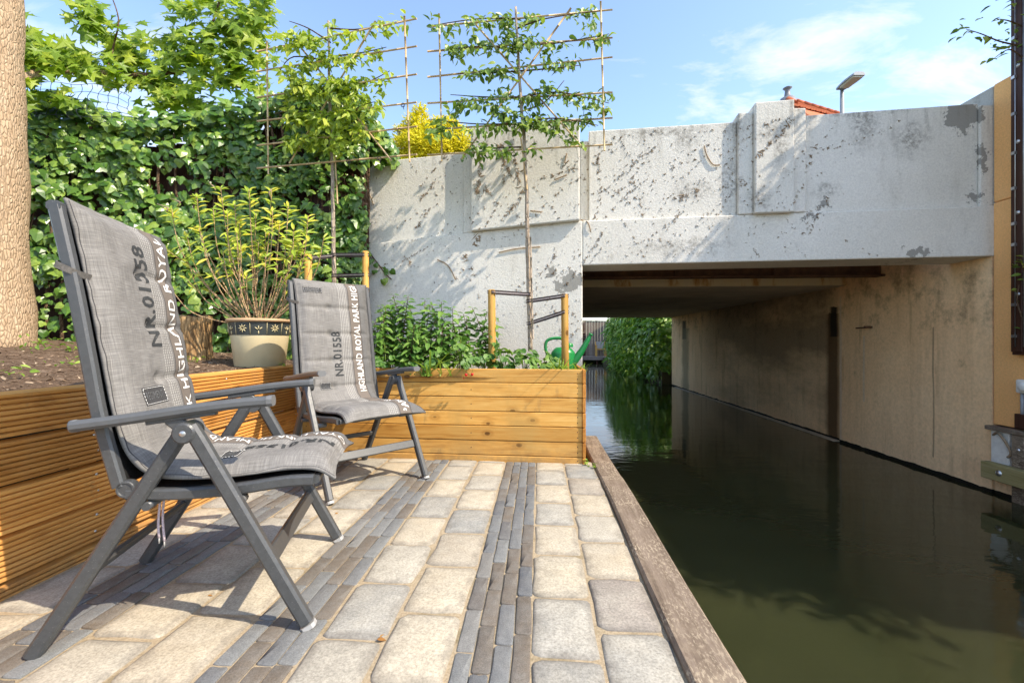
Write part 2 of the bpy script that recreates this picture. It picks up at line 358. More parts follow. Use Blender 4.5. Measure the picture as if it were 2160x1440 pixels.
M['root'] = flat('dry_ivy_rootlet', (0.29, 0.215, 0.145), 0.9, 0.1, var=0.35, sc=30)
# soils, bark
m = Mat('garden_soil', 0.95, 0.1); v = m.co(); n = m.noise(v, 18, 8, 0.75); n2 = m.noise(v, 90, 4, 0.7)
c = m.ramp(n, [(0.3, (0.075, 0.045, 0.028)), (0.55, (0.17, 0.115, 0.078)), (0.72, (0.31, 0.24, 0.18))]); m.col(m.mix(1.0, c, m.ramp(n2, [(0.3, 0.6), (0.7, 1.25)]), 'MULTIPLY')); m.bump(m.mix(0.5, n, n2), 1.0, 0.02); M['soil'] = m.m
M['chips'] = leaf_mat('wood_chips', (0.09, 0.055, 0.035), (0.22, 0.15, 0.10), (0.46, 0.36, 0.25), 0.0, 0.9, 0.1)
def bark(name, c0, c1, c2, sc, zs=0.4, strength=0.8, crack=0.75):
    m = Mat(name, 0.9, 0.1); v = m.co(scale=(1, 1, zs)); n = m.noise(v, sc, 7, 0.7, 0.6); x = m.vor(v, sc * 1.7, 'DISTANCE_TO_EDGE'); 
    c = m.ramp(n, [(0.3, c0), (0.55, c1), (0.75, c2)]); c = m.mix(m.ramp(x, [(0.0, crack), (0.08, 0.0)]), c, tuple(t * 0.6 for t in c0)); m.col(c); m.bump(m.mix(0.5, n, m.ramp(x, [(0.0, 0.0), (0.2, 1.0)])), strength, 0.02); return m.m
M['bark'] = bark('sweetgum_bark', (0.36, 0.245, 0.15), (0.48, 0.35, 0.23), (0.57, 0.44, 0.31), 34, 0.30, 0.75, 0.45)
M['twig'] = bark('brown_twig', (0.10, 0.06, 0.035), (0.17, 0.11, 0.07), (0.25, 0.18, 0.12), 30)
M['sapling'] = bark('sapling_bark', (0.30, 0.235, 0.175), (0.44, 0.36, 0.28), (0.58, 0.50, 0.41), 26, 0.3, crack=.3)
M['stump'] = bark('rotten_stump', (0.11, 0.06, 0.03), (0.42, 0.26, 0.12), (0.72, 0.53, 0.30), 15, 0.28)
M['shrub_stem'] = bark('shrub_stem', (0.36, 0.22, 0.11), (0.50, 0.34, 0.19), (0.62, 0.46, 0.28), 40, crack=.2)
# leaves
M['ivy'] = leaf_mat('ivy_leaf', (0.045, 0.115, 0.020), (0.11, 0.225, 0.036), (0.27, 0.38, 0.07), 0.25, 0.30, 0.5)
M['gum'] = leaf_mat('sweetgum_leaf', (0.13, 0.23, 0.022), (0.24, 0.36, 0.035), (0.40, 0.47, 0.06), 0.45, 0.4, 0.4)
M['pear1'] = leaf_mat('young_leaf', (0.17, 0.25, 0.028), (0.32, 0.42, 0.045), (0.48, 0.52, 0.08), 0.40, 0.4, 0.4)
M['pear2'] = leaf_mat('mature_leaf', (0.075, 0.145, 0.024), (0.15, 0.245, 0.038), (0.30, 0.385, 0.062), 0.32, 0.38, 0.45)
M['shrub'] = leaf_mat('shrub_leaf', (0.26, 0.37, 0.04), (0.43, 0.52, 0.06), (0.66, 0.57, 0.07), 0.35, 0.42, 0.4)
M['mint'] = leaf_mat('mint_leaf', (0.06, 0.15, 0.025), (0.11, 0.23, 0.04), (0.20, 0.33, 0.065), 0.3, 0.5, 0.35)
M['straw'] = leaf_mat('strawberry_leaf', (0.05, 0.14, 0.025), (0.10, 0.22, 0.04), (0.21, 0.34, 0.075), 0.3, 0.45, 0.4)
M['grass'] = leaf_mat('grass_blade', (0.13, 0.24, 0.035), (0.22, 0.35, 0.05), (0.33, 0.44, 0.08), 0.35, 0.45, 0.3)
M['gold'] = leaf_mat('golden_cypress', (0.44, 0.42, 0.018), (0.68, 0.58, 0.025), (0.80, 0.70, 0.06), 0.3, 0.6, 0.2)
M['bush'] = leaf_mat('canal_bush', (0.07, 0.17, 0.028), (0.16, 0.30, 0.05), (0.32, 0.44, 0.12), 0.3, 0.4, 0.4)
M['rose'] = leaf_mat('climber_leaf', (0.08, 0.16, 0.025), (0.17, 0.26, 0.04), (0.33, 0.33, 0.06), 0.35, 0.4, 0.4)
M['dry'] = leaf_mat('dry_leaf', (0.25, 0.12, 0.04), (0.33, 0.18, 0.06), (0.42, 0.25, 0.1), 0.1, 0.8, 0.1)
M['berry'] = flat('strawberry_red', (0.62, 0.012, 0.012), 0.3, 0.5, var=0.25, sc=200)
# pot
M['pot'] = flat('beige_glaze', (0.56, 0.47, 0.29), 0.35, 0.5, var=0.10, sc=7)
M['pot_rim'] = flat('terracotta_rim', (0.46, 0.30, 0.17), 0.5, 0.4, var=0.15, sc=14)
M['pot_band'] = flat('charcoal_glaze', (0.035, 0.042, 0.042), 0.35, 0.5, var=0.2, sc=20)
M['pot_motif'] = flat('cream_motif', (0.62, 0.53, 0.30), 0.4, 0.4)
m = Mat('roof_tile', 0.8, 0.2); n = m.noise(m.co(), 3, 4); m.col(m.mix(1.0, m.ramp(m.rnd(), [(0.0, (0.34, 0.085, 0.035)), (1.0, (0.50, 0.15, 0.06))]), m.ramp(n, [(0.3, 0.8), (0.7, 1.15)]), 'MULTIPLY')); M['tile'] = m.m
m = Mat('house_wall', 0.9, 0.1); m.col((0.34, 0.17, 0.11)); M['house'] = m.m
m = Mat('earth_bank', 0.95, 0.1); n = m.noise(m.co(), 2, 6); m.col(m.ramp(n, [(0.3, (0.05, 0.06, 0.025)), (0.7, (0.12, 0.10, 0.06))])); M['earth'] = m.m
m = Mat('asphalt', 0.9, 0.2); n = m.noise(m.co(), 60, 5); m.col(m.ramp(n, [(0.3, 0.04), (0.7, 0.065)])); M['asphalt'] = m.m
# canal water
m = Mat('canal_water', 0.03, 0.5); m.b.inputs['IOR'].default_value = 1.42; v = m.co(scale=(1.0, 2.2, 1))
n1 = m.noise(v, 1.1, 3, 0.5, 0.3); n2 = m.noise(v, 6.0, 3, 0.5, 0.4); big = m.noise(m.co(), 0.5, 3)
m.col(m.ramp(big, [(0.35, (0.024, 0.0275, 0.0115)), (0.65, (0.036, 0.041, 0.0165))]))
m.b.inputs['Subsurface Weight'].default_value = 1.0; m.b.inputs['Subsurface Radius'].default_value = (1.0, 1.0, 0.7); m.b.inputs['Subsurface Scale'].default_value = 0.5
m.bump(m.mix(m.ramp(m.noise(m.co(), 0.35, 2), [(0.4, 0.1), (0.62, 0.6)]), n1, n2), 0.16, 0.03); M['water'] = m.m
# cushion cloth
def cloth(name, prints):
    m = Mat(name, 0.95, 0.1); uv = m.co('UV'); sx = m.n('ShaderNodeSeparateXYZ'); m.l(uv, sx.inputs[0]); U, V = sx.outputs[0], sx.outputs[1]
    # heather weave: threads across and along
    wv = m.noise(m.co('UV', scale=(260, 9, 1)), 1, 3, 0.7); wh = m.noise(m.co('UV', scale=(9, 420, 1)), 1, 3, 0.7); blot = m.noise(m.co('UV', scale=(3, 7, 1)), 1, 4, 0.6)
    w = m.mix(0.5, wv, wh)
    c = m.ramp(w, [(0.33, (0.11, 0.106, 0.102)), (0.5, (0.188, 0.182, 0.174)), (0.66, (0.29, 0.28, 0.265))])
    c = m.mix(1.0, c, m.ramp(blot, [(0.3, 0.9), (0.7, 1.1)]), 'MULTIPLY')
    band = lambda a, b: m.math('MULTIPLY', m.math('GREATER_THAN', U, a), m.math('LESS_THAN', U, b))
    if prints:
        c = m.mix(m.math('MULTIPLY', band(0.835, 1.1), 0.55), c, (0.085, 0.085, 0.087))          # darker edge band
        c = m.mix(m.math('MULTIPLY', band(0.675, 0.845), 0.8), c, (0.075, 0.068, 0.064))        # border threads
        c = m.mix(m.math('MULTIPLY', band(0.69, 0.83), 0.9), c, m.mix(w, (0.13, 0.108, 0.09), (0.20, 0.172, 0.15)))   # taupe stripe
        dash = m.math('GREATER_THAN', m.math('FRACT', m.math('MULTIPLY', V, 150)), 0.32)
        for k in range(5):
            u0 = 0.548 + 0.024 * k
            c = m.mix(m.math('MULTIPLY', band(u0, u0 + 0.007), dash), c, (0.40, 0.39, 0.365))
    m.col(c); m.bump(m.mix(0.5, wv, wh), 0.6, 0.002); return m.m
M['cloth'] = cloth('grey_cushion_weave', True); M['cloth_plain'] = cloth('grey_piping_weave', False)
def ink(name, c, keep):   # worn print: speckled
    m = Mat(name, 0.9, 0.1); n = m.noise(m.co(), 160, 4, 0.75); m.col(m.mix(m.ramp(n, [(keep, 0.0), (keep + 0.08, 0.75)]), c, (0.22, 0.21, 0.2))); return m.m
M['ink_white'] = ink('white_print', (0.74, 0.73, 0.70), 0.60); M['ink_dark'] = ink('dark_print', (0.045, 0.048, 0.05), 0.60); M['patch'] = ink('dark_patch', (0.06, 0.06, 0.062), 0.62)
M['strapc'] = flat('grey_webbing', (0.125, 0.118, 0.11), .9, .1, var=.3, sc=200)
M['lace'] = flat('pale_lace', (0.50, 0.42, 0.46), 0.8, 0.2, var=0.4, sc=300)

# ------------------------------------------------------------------ helpers: foliage
def fan(outline, cz=0.0, centre=(0, 0.45), tipz=0.0):
    vs_ = [(centre[0], centre[1], cz)] + [(x, y, tipz * abs(x) * 2) for x, y in outline]; n = len(outline)
    return np.array(vs_, float), [(0, i + 1, (i + 1) % n + 1) for i in range(n)]
def mir(half): return half + [(-x, y) for x, y in half[::-1] if x > 1e-6]
LEAF = {}
LEAF['ivy'] = [fan(mir([(0, 0.03), (0.18, -0.06), (0.36, -0.02), (0.50, 0.24), (0.34, 0.38), (0.30, 0.55), (0.13, 0.72), (0, 1.0)]), 0.07, (0, 0.32), -0.05),
               fan(mir([(0, 0.02), (0.22, -0.08), (0.42, 0.06), (0.52, 0.36), (0.30, 0.46), (0.20, 0.72), (0, 0.95)]), 0.05, (0, 0.3), -0.10),
               fan(mir([(0, 0.05), (0.25, -0.02), (0.44, 0.20), (0.40, 0.46), (0.20, 0.70), (0, 0.9)]), 0.09, (0, 0.35), -0.03)]
LEAF['star'] = [fan(mir([(0, 0.02), (0.10, 0.06), (0.40, -0.14), (0.24, 0.18), (0.62, 0.36), (0.22, 0.42), (0, 1.0)]), 0.05, (0, 0.28), -0.10),
                fan(mir([(0, 0.0), (0.12, 0.04), (0.46, -0.06), (0.22, 0.20), (0.55, 0.50), (0.17, 0.46), (0, 0.92)]), -0.04, (0, 0.28), 0.05)]
def blade(pts, fold=0.12, bend=0.15):   # half width profile along length -> folded blade
    vs_ = []; fs = []
    for i, (w, y) in enumerate(pts):
        z = -bend * y * y; vs_ += [(-w, y, z + fold * w), (0, y, z), (w, y, z + fold * w)]
    for i in range(len(pts) - 1):
        a = 3 * i; fs += [(a, a + 1, a + 4, a + 3), (a + 1, a + 2, a + 5, a + 4)]
    return np.array(vs_, float), fs
LEAF['ovate'] = [blade([(0.01, 0), (0.18, 0.18), (0.25, 0.45), (0.15, 0.78), (0.0, 1.0)], 0.5, 0.15), blade([(0.01, 0), (0.20, 0.25), (0.22, 0.55), (0.10, 0.82), (0.0, 1.0)], 0.3, 0.3)]
LEAF['lance'] = [blade([(0.02, 0), (0.13, 0.3), (0.14, 0.6), (0.0, 1.0)], 0.5, 0.06), blade([(0.02, 0), (0.115, 0.3), (0.125, 0.6), (0.0, 1.0)], 0.5, 0.25)]
LEAF['blade'] = [blade([(0.02, 0), (0.03, 0.4), (0.02, 0.75), (0.0, 1.0)], 0.3, 0.5), blade([(0.02, 0), (0.03, 0.4), (0.02, 0.75), (0.0, 1.0)], 0.3, 1.0)]
LEAF['round'] = [blade([(0.05, 0), (0.33, 0.15), (0.46, 0.45), (0.36, 0.82), (0.0, 0.98)], 0.35, 0.15), blade([(0.05, 0), (0.38, 0.2), (0.47, 0.5), (0.30, 0.85), (0.0, 0.95)], 0.2, 0.3)]
LEAF['chip'] = [blade([(0.15, 0), (0.2, 0.4), (0.12, 1.0)], 0.1, 0.1), blade([(0.05, 0), (0.12, 0.5), (0.03, 1.0)], 0.3, 0.3)]
def frames(nrm, tip):
    nrm = np.asarray(nrm, float); tip = np.asarray(tip, float)
    nrm /= np.linalg.norm(nrm, axis=1, keepdims=True) + 1e-9
    tip = tip - nrm * (tip * nrm).sum(1, keepdims=True); tip /= np.linalg.norm(tip, axis=1, keepdims=True) + 1e-9
    return np.stack([np.cross(tip, nrm), tip, nrm], axis=2)
def foliage(parent, shape, pos, nrm, tip, size, m, single=0, name='leaf', rest='foliage', local=False):
    """leaves: the `single` that show largest become objects of their own, the rest one stuff part"""
    pos = np.asarray(pos, float); F = frames(nrm, tip); size = np.asarray(size, float); n = len(pos); var = rng.integers(0, len(LEAF[shape]), n)
    cp = np.array(CAM); d = pos - cp; dist = np.linalg.norm(d, axis=1); s = d @ np.array(FW)
    face = np.abs((F[:, :, 2] * d).sum(1)) / dist
    u = 1080 + FPX * (d @ np.array(RT)) / np.maximum(s, .1); vv = 720 - FPX * d[:, 2] / np.maximum(s, .1)
    vis = (u > 0) & (u < 2160) & (vv > 0) & (vv < 1440)
    score = size / dist * (0.3 + face) * vis
    if single:
        key = score * (1.0 + 2.0 * np.exp(-((dist - dist.min()) / 0.5)))
        order = np.argsort(-key); one = set(order[:single].tolist())
    else: one = set()
    meshes = []
    for vs_, fs in LEAF[shape]:
        me = bpy.data.meshes.new(name); me.from_pydata(vs_.tolist(), [], fs); me.materials.append(m); meshes.append(me)
    inv = Matrix.Translation(-Vector(parent.location)) if (parent.type == 'EMPTY' and not local) else None
    for i in one:
        o = bpy.data.objects.new(name, meshes[var[i]]); C.objects.link(o); o.parent = parent
        if inv: o.matrix_parent_inverse = inv
        A = np.eye(4); A[:3, :3] = F[i] * size[i]; A[:3, 3] = pos[i]; o.matrix_basis = Matrix(A.tolist())
    V = []; FS = []; b = 0
    for k, (vs_, fs) in enumerate(LEAF[shape]):
        ids = [i for i in np.where(var == k)[0] if i not in one]
        if not ids: continue
        pts = np.einsum('nij,vj->nvi', F[ids] * size[ids][:, None, None], vs_) + pos[ids][:, None, :]
        V.append(pts.reshape(-1, 3)); nv = len(vs_)
        for j in range(len(ids)): FS += [tuple(x + b + j * nv for x in f) for f in fs]
        b += nv * len(ids)
    if V:
        me = bpy.data.meshes.new(rest); me.from_pydata(np.concatenate(V).tolist(), [], FS); me.materials.append(m)
        o = link(rest, me, parent, local); o['kind'] = 'stuff'; return o
def jit(n, s=1.0): return rng.normal(0, s, (n, 3))
SUNV = np.array(SUN)
CAMV = np.array(CAM)

# ================================================================== SETTING
def bevelled(mb, name, m, parent=None, off=0.006, seg=1, local=False):
    me = mb.mesh(name); b = bmesh.new(); b.from_mesh(me); bmesh.ops.recalc_face_normals(b, faces=b.faces)
    bmesh.ops.bevel(b, geom=b.edges[:], offset=off, segments=seg, profile=0.5, affect='EDGES', clamp_overlap=True); b.to_mesh(me); b.free()
    me.materials.append(m); return link(name, me, parent, local)
def struct(o): o['kind'] = 'structure'; return o

struct(MB().box(-400, 400, -400, 400, -1.6, -1.3).build('ground', M['earth']))
struct(MB().box(-30, 0.37, -6, 4.2, -1.2, -0.03).build('garden_bank', M['earth']))
struct(MB().box(3.95, 30, -6, 3.55, -1.2, 0.12).build('opposite_bank', M['earth']))
struct(MB().box(3.55, 30, 13.4, 26, -1.2, 0.0).build('far_side_bank', M['earth']))
struct(MB().box(-40, 40, 27.2, 90, -1.2, 0.0).build('far_bank', M['earth']))
struct(MB().box(-40, -0.2, 4.75, 13.1, -1.2, 1.78).build('road_embankment', M['earth']))
struct(MB().box(4.2, 40, 4.3, 13.1, -1.2, 1.78).build('road_embankment', M['earth']))
struct(MB().add([(-14, -6, -0.35), (3.95, -6, -0.35), (3.95, 27.5, -0.35), (-14, 27.5, -0.35)], [(0, 1, 2, 3)]).build('canal_water', M['water']))
struct(MB().add([(-40, 4.9, 1.99), (40, 4.9, 1.99), (40, 13.0, 1.99), (-40, 13.0, 1.99)], [(0, 1, 2, 3)]).build('road', M['asphalt']))

# ---- patio: sand bed, slabs and clinker strips, each stone its own piece
patio = struct(MB().add([(-1.86, -0.6, -0.006), (0.392, -0.6, -0.006), (0.392, 3.40, -0.006), (-1.86, 3.46, -0.006)], [(0, 1, 2, 3)]).build('patio', M['sand']))
def stone_mesh(name, w, l, r, inset, jitter, m, seed):
    q = random.Random(seed); ring = []
    for cx, cy, a0 in ((w / 2 - r, l / 2 - r, 0), (-w / 2 + r, l / 2 - r, 90), (-w / 2 + r, -l / 2 + r, 180), (w / 2 - r, -l / 2 + r, 270)):
        for k in (0, 45, 90):
            a = R_(a0 + k); rr = r * q.uniform(0.75, 1.15)
            ring.append((cx + rr * math.cos(a) + q.uniform(-jitter, jitter), cy + rr * math.sin(a) + q.uniform(-jitter, jitter)))
        # a chipped mid-side point
        nx, ny = {0: (0, l / 2), 90: (-w / 2, 0), 180: (0, -l / 2), 270: (w / 2, 0)}[a0]
        ring.append((nx + q.uniform(-jitter, jitter) * 1.2, ny + q.uniform(-jitter, jitter) * 1.2))
    n = len(ring); vs_ = []; fs = []
    for sc, z in ((0, -0.06), (0, -inset * 0.9), (inset * 0.45, -inset * 0.25), (inset * 1.3, 0.0)):
        for x, y in ring:
            d = math.hypot(x, y); k = 1 - sc / d * 1.2; vs_.append((x * k, y * k, z + (q.uniform(-1, 1) * 0.0006 if z == 0 else 0)))
    for i in range(3):
        for j in range(n): fs.append((i * n + j, i * n + (j + 1) % n, (i + 1) * n + (j + 1) % n, (i + 1) * n + j))
    vs_.append((0, 0, 0.0012)); c = len(vs_) - 1
    for j in range(n): fs.append((3 * n + j, 3 * n + (j + 1) % n, c))
    me = bpy.data.meshes.new(name); me.from_pydata(vs_, [], fs); me.polygons.foreach_set('use_smooth', [True] * len(fs)); me.materials.append(m); return me
q = random.Random(11)
slabs = [(0.182, 0.388, 1.419, .314), (-0.022, 0.178, 1.285, .312), (-0.455, -0.243, 1.476, .312), (-0.668, -0.459, 1.335, .316), (-1.135, -0.908, 1.43, .314), (-1.368, -1.139, 1.30, .312), (-1.836, -1.615, 1.40, .314)]
for ci, (x0, x1, y0, p) in enumerate(slabs):
    w = x1 - x0 - 0.004; vm = [stone_mesh('paving_slab', w, p - 0.009, 0.024, 0.010, 0.0035, M['paver'], ci * 10 + k) for k in range(4)]
    k0 = -3
    while True:
        ya = y0 + k0 * p; k0 += 1
        if ya > 3.36: break
        yb = min(ya + p, 3.40 + 0.02 * (x0 < -1))
        if yb - ya < 0.05: break
        o = link('paving_slab', vm[q.randrange(4)], patio)
        o.location = ((x0 + x1) / 2, (ya + yb) / 2, q.uniform(-0.002, 0.002)); o.scale = (1, (yb - ya - 0.009) / (p - 0.009), 1)
        o.rotation_euler = (q.uniform(-.006, .006), q.uniform(-.006, .006), (0 if yb - ya < p - .01 else math.pi * q.randrange(2)) + q.uniform(-.008, .008))
bm_v = [stone_mesh('clinker_brick', 0.0490, 0.203, 0.0065, 0.0035, 0.0016, M['brick'], 200 + k) for k in range(5)]
for x0, x1 in ((-0.240, -0.024), (-0.904, -0.672), (-1.611, -1.372)):
    for j in range(4):
        pw = (x1 - x0) / 4; xc = x0 + pw * (j + 0.5); y = 0.45 + q.uniform(0, 0.2)
        while y < 3.36:
            yb = min(y + 0.208, 3.40)
            if yb - y > 0.04:
                o = link('clinker_brick', bm_v[q.randrange(5)], patio); o.location = (xc + q.uniform(-.0008, .0008), (y + yb) / 2, q.uniform(-0.002, 0.0015))
                o.scale = ((pw - 0.0035) / 0.049, (yb - y - 0.005) / 0.203, 1); o.rotation_euler = (q.uniform(-.01, .01), q.uniform(-.01, .01), q.uniform(-.012, .012))
            y += 0.208 + q.uniform(-0.003, 0.003)

# ---- canal edging: two hardwood beams
def edging(y0, y1, label, dz=0.0):
    t = thing('edging_beam', (0.465, (y0 + y1) / 2, 0), label, 'beam', 'hardwood beams edging the canal')
    mb = MB(); pts = [Vector((0.466 + 0.004 * math.sin(3 * y), y, -0.045 + dz)) for y in np.linspace(y0, y1, 12)]
    mb.sweep(pts, rect(0.146, 0.11, 0.010), [(Vector((1, 0, 0)), Vector((0, 0, 1)))] * 12); mb.build('timber', M['beam'], t)
edging(-0.6, 2.985, 'long weathered brown hardwood beam along the edge of the paving', 0.008)
edging(2.995, 4.28, 'short hardwood beam end running beside the wooden planter to the bridge', 0.002)
q = random.Random(3); sheet = thing('canal_sheeting', (0.45, 1.5, -0.5), 'dark timber boards holding the bank below the edging beams', 'sheeting')
for i in range(24): bevelled(MB().box(0.405 + q.uniform(0, .006), 0.44, -0.6 + i * .2, -0.604 + (i + 1) * .2, -1.2, -0.105), 'board', M['beam'], sheet, 0.003)

# ---- bridge
bridge = thing('concrete_bridge', BR(1.6, 0), 'pale rendered concrete road bridge with parapet panels spanning the dark canal tunnel', 'bridge')
def ledge(u): return 2.004 if u > -0.026 else 2.004 + (u + 0.026) * 0.0705
def slab(name, u0, u1, zb0, zb1, zt0, zt1, n0, n1, m='stucco', off=0.010):
    p = [BR(u0, zb0, n1), BR(u1, zb1, n1), BR(u1, zb1, n0), BR(u0, zb0, n0), BR(u0, zt0, n1), BR(u1, zt1, n1), BR(u1, zt1, n0), BR(u0, zt0, n0)]
    return bevelled(MB().hexa(p), name, M[m] if isinstance(m, str) else m, bridge, off, 2)
# stucco with the bare and stained spots of the parapet
def spotted(name, base_args, bare, dark):
    mt = stucco(name, *base_args); mm = Mat.__new__(Mat); mm.m = mt; mm.t = mt.node_tree; mm.b = mt.node_tree.nodes['Principled BSDF']; mm._tc = None
    src = mm.b.inputs['Base Color'].links[0].from_socket; v = mm.co()
    nz = mm.n('ShaderNodeTexNoise'); mm.l(v, nz.inputs[0]); nz.inputs['Scale'].default_value = 9; nz.inputs['Detail'].default_value = 6; nz.inputs['Roughness'].default_value = 0.7
    off = mm.n('ShaderNodeVectorMath', operation='MULTIPLY_ADD'); mm.l(nz.outputs[1], off.inputs[0]); off.inputs[1].default_value = (.34, .34, .34); mm.l(v, off.inputs[2])
    fine = mm.noise(v, 30, 6, .75)
    for lst, colr, soft in ((bare, (0.27, 0.26, 0.235), 0.04), (dark, (0.13, 0.115, 0.095), 0.75)):
        for (u, z, ru, rz) in lst:
            p = BR(u, z) + Vector((.17, .17, .17))
            d = mm.n('ShaderNodeVectorMath', operation='SUBTRACT'); mm.l(off.outputs[0], d.inputs[0]); d.inputs[1].default_value = p
            sc = mm.n('ShaderNodeVectorMath', operation='MULTIPLY'); mm.l(d.outputs[0], sc.inputs[0]); sc.inputs[1].default_value = (1 / ru, 0.3, 1 / rz)
            ln = mm.n('ShaderNodeVectorMath', operation='LENGTH'); mm.l(sc.outputs[0], ln.inputs[0])
            k_ = mm.ramp(ln.outputs['Value'], [(1 - soft, 0.9 if soft < .1 else 0.85), (1.0, 0.0)])
            if soft > .1: k_ = mm.math('MULTIPLY', k_, mm.ramp(fine, [(0.42, 0.05), (0.62, 0.85)]))
            src = mm.mix(k_, src, colr)
    sp3 = mm.n('ShaderNodeSeparateXYZ'); mm.l(v, sp3.inputs[0]); run = mm.noise(mm.co(scale=(1, 1, .10)), 16, 5, .7)
    dz_ = mm.ramp(mm.math('SUBTRACT', sp3.outputs[2], 2.0), [(0.42, 0.0), (0.86, 1.0)]); kk = mm.math('MULTIPLY', mm.ramp(run, [(0.50, 0.0), (0.68, .75)]), dz_)
    src = mm.mix(mm.math('MULTIPLY', kk, mm.ramp(fine, [(0.35, 0.3), (0.6, 1.0)])), src, (0.20, 0.18, 0.145))
    mm.col(src); return mt
BARE = [BPX(u, v) + (a, b) for u, v, a, b in ((2040, 242, .13, .13), (2062, 415, .06, .06), (1745, 432, .06, .05), (1940, 530, .09, .04), (1205, 590, .10, .09), (1165, 575, .06, .06), (1180, 605, .06, .03), (2078, 330, .035, .12), (1715, 456, .10, .025))]
DARK = [BPX(u, v) + (a, b) for u, v, a, b in ((1825, 250, .17, .32), (1450, 295, .11, .13), (1610, 285, .12, .13), (1640, 320, .08, .3), (1600, 420, .12, .14), (1540, 390, .10, .30), (1460, 400, .22, .14), (1750, 400, .15, .10), (1930, 290, .16, .2), (1550, 260, .12, .12), (1400, 275, .5, .07), (1800, 225, .6, .08), (1440, 520, .5, .10))]
M['stucco_s'] = spotted('white_stucco_weathered', ((0.66, 0.635, 0.57), (0.75, 0.725, 0.665), (0.30, 0.265, 0.21), 0.55, 0.85), BARE, DARK)
S = M['stucco_s']
slab('abutment_wall', -5.2, 0.0, -0.9, -0.9, ledge(-5.2), ledge(-0.026), -0.40, 0.0, S)
slab('lintel', 0.0, 3.335, 1.593, 1.588, 2.004, 2.004, -0.40, 0.0, S)
slab('parapet_panel', -5.2, -1.13, ledge(-5.2) - .001, ledge(-1.13) - .001, 2.55, 2.712, -0.34, -0.035, S)
slab('parapet_strip', -1.13, -1.041, ledge(-1.13) - .001, ledge(-1.04) - .001, 2.712, 2.716, -0.33, -0.005, S)
slab('parapet_pillar', -1.041, -0.026, 1.932, 1.998, 2.905, 2.926, -0.36, 0.06, S)
slab('parapet_joint', -0.026, 0.058, 2.0, 2.0, 2.772, 2.768, -0.33, -0.075, S)
slab('parapet_panel', 0.058, 1.352, 2.003, 2.003, 2.841, 2.837, -0.34, -0.03, S)
slab('parapet_strip', 1.352, 1.475, 2.003, 2.003, 2.896, 2.889, -0.35, 0.012, S)
slab('parapet_pillar', 1.475, 1.791, 1.999, 1.999, 2.954, 2.960, -0.37, 0.055, S)
slab('parapet_strip', 1.791, 1.901, 2.003, 2.003, 2.905, 2.899, -0.35, 0.012, S)
slab('parapet_panel', 1.901, 3.235, 2.003, 2.003, 2.853, 2.859, -0.34, -0.03, S)
slab('parapet_strip', 3.235, 3.333, 2.003, 2.003, 2.838, 2.829, -0.33, -0.012, S)
bevelled(MB().box(3.7165, 4.2, 3.9575, 4.62, 1.60, 2.985), 'parapet_end_block', M['stucco_edge'], bridge, .012, 2)
# tunnel
MB().box(-0.4, 4.6, 4.62, 13.2, 1.83, 1.97).build('deck_slab', M['soffit'], bridge)
MB().box(0.05, 0.40, 4.62, 13.2, -0.9, 1.828).build('tunnel_wall', M['tunnel'], bridge)
m = Mat('tunnel_concrete_stained', 0.85, 0.2); v = m.co(); sx = m.n('ShaderNodeSeparateXYZ'); m.l(v, sx.inputs[0]); Yc, Zc = sx.outputs[1], sx.outputs[2]
b = m.noise(v, 0.9, 6, 0.65); st = m.noise(m.co(scale=(1, 3.2, 0.25)), 2.2, 6, 0.7); f = m.noise(v, 40, 5, 0.65); dd = m.noise(v, 3.2, 7, 0.74)
c = m.ramp(b, [(0.3, (0.80, 0.525, 0.285)), (0.7, (0.88, 0.64, 0.385))])
c = m.mix(m.ramp(st, [(0.5, 0.0), (0.80, 0.5)]), c, (0.44, 0.285, 0.15))
low = m.noise(m.co(scale=(1, 1.2, 0.15)), 6, 4); c = m.mix(m.ramp(low, [(0.6, 0.0), (0.7, 0.35)]), c, (0.30, 0.17, 0.08))
upper = m.ramp(m.math('MULTIPLY_ADD', Zc, 0.5, 0.3), [(0.62, 0.0), (1.0, 0.11)])     # dark blotches thicken towards the soffit
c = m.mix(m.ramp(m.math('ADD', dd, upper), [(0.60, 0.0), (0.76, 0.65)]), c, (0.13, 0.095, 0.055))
blotch = m.noise(m.co(scale=(1, .35, 1)), 1.3, 5, .65); far = m.ramp(m.math('MULTIPLY', m.math('SUBTRACT', Yc, 5.9), .2), [(0.0, 0.0), (0.06, 1.0), (0.72, .9), (1.0, 0.0)])  # darker blotches past the corner, stronger higher up, fading out further along
c = m.mix(m.math('MULTIPLY', far, m.ramp(m.math('ADD', blotch, m.math('MULTIPLY', Zc, .16)), [(0.44, 0.0), (0.70, .75)])), c, (0.15, 0.115, 0.07))
def ystripe(y, w, z0, z1, colr, amt, wob=0.05):
    global c
    yy = m.math('ADD', Yc, m.math('MULTIPLY', m.math('SUBTRACT', m.noise(v, 3, 4), 0.5), wob))
    d = m.math('ABSOLUTE', m.math('SUBTRACT', yy, y)); k = m.ramp(m.math('DIVIDE', d, w), [(0.45, amt), (1.0, 0.0)])
    zz = m.math('MULTIPLY', m.math('GREATER_THAN', Zc, z0), m.math('LESS_THAN', m.math('ADD', Zc, m.math('MULTIPLY', dd, 0.15)), z1))
    c = m.mix(m.math('MULTIPLY', k, zz), c, colr)
ystripe(6.04, 0.16, -0.4, 1.32, (0.10, 0.052, 0.018), 0.92); ystripe(6.02, 0.10, 0.95, 1.40, (0.015, 0.011, 0.007), 0.95)
ystripe(5.86, 0.045, -0.4, 1.5, (0.58, 0.50, 0.40), 0.6); ystripe(4.52, 0.012, -0.2, 1.1, (0.16, 0.11, 0.07), 0.6, 0.03); ystripe(5.44, 0.02, 0.2, 1.03, (0.60, 0.52, 0.42), 0.55, 0.03)
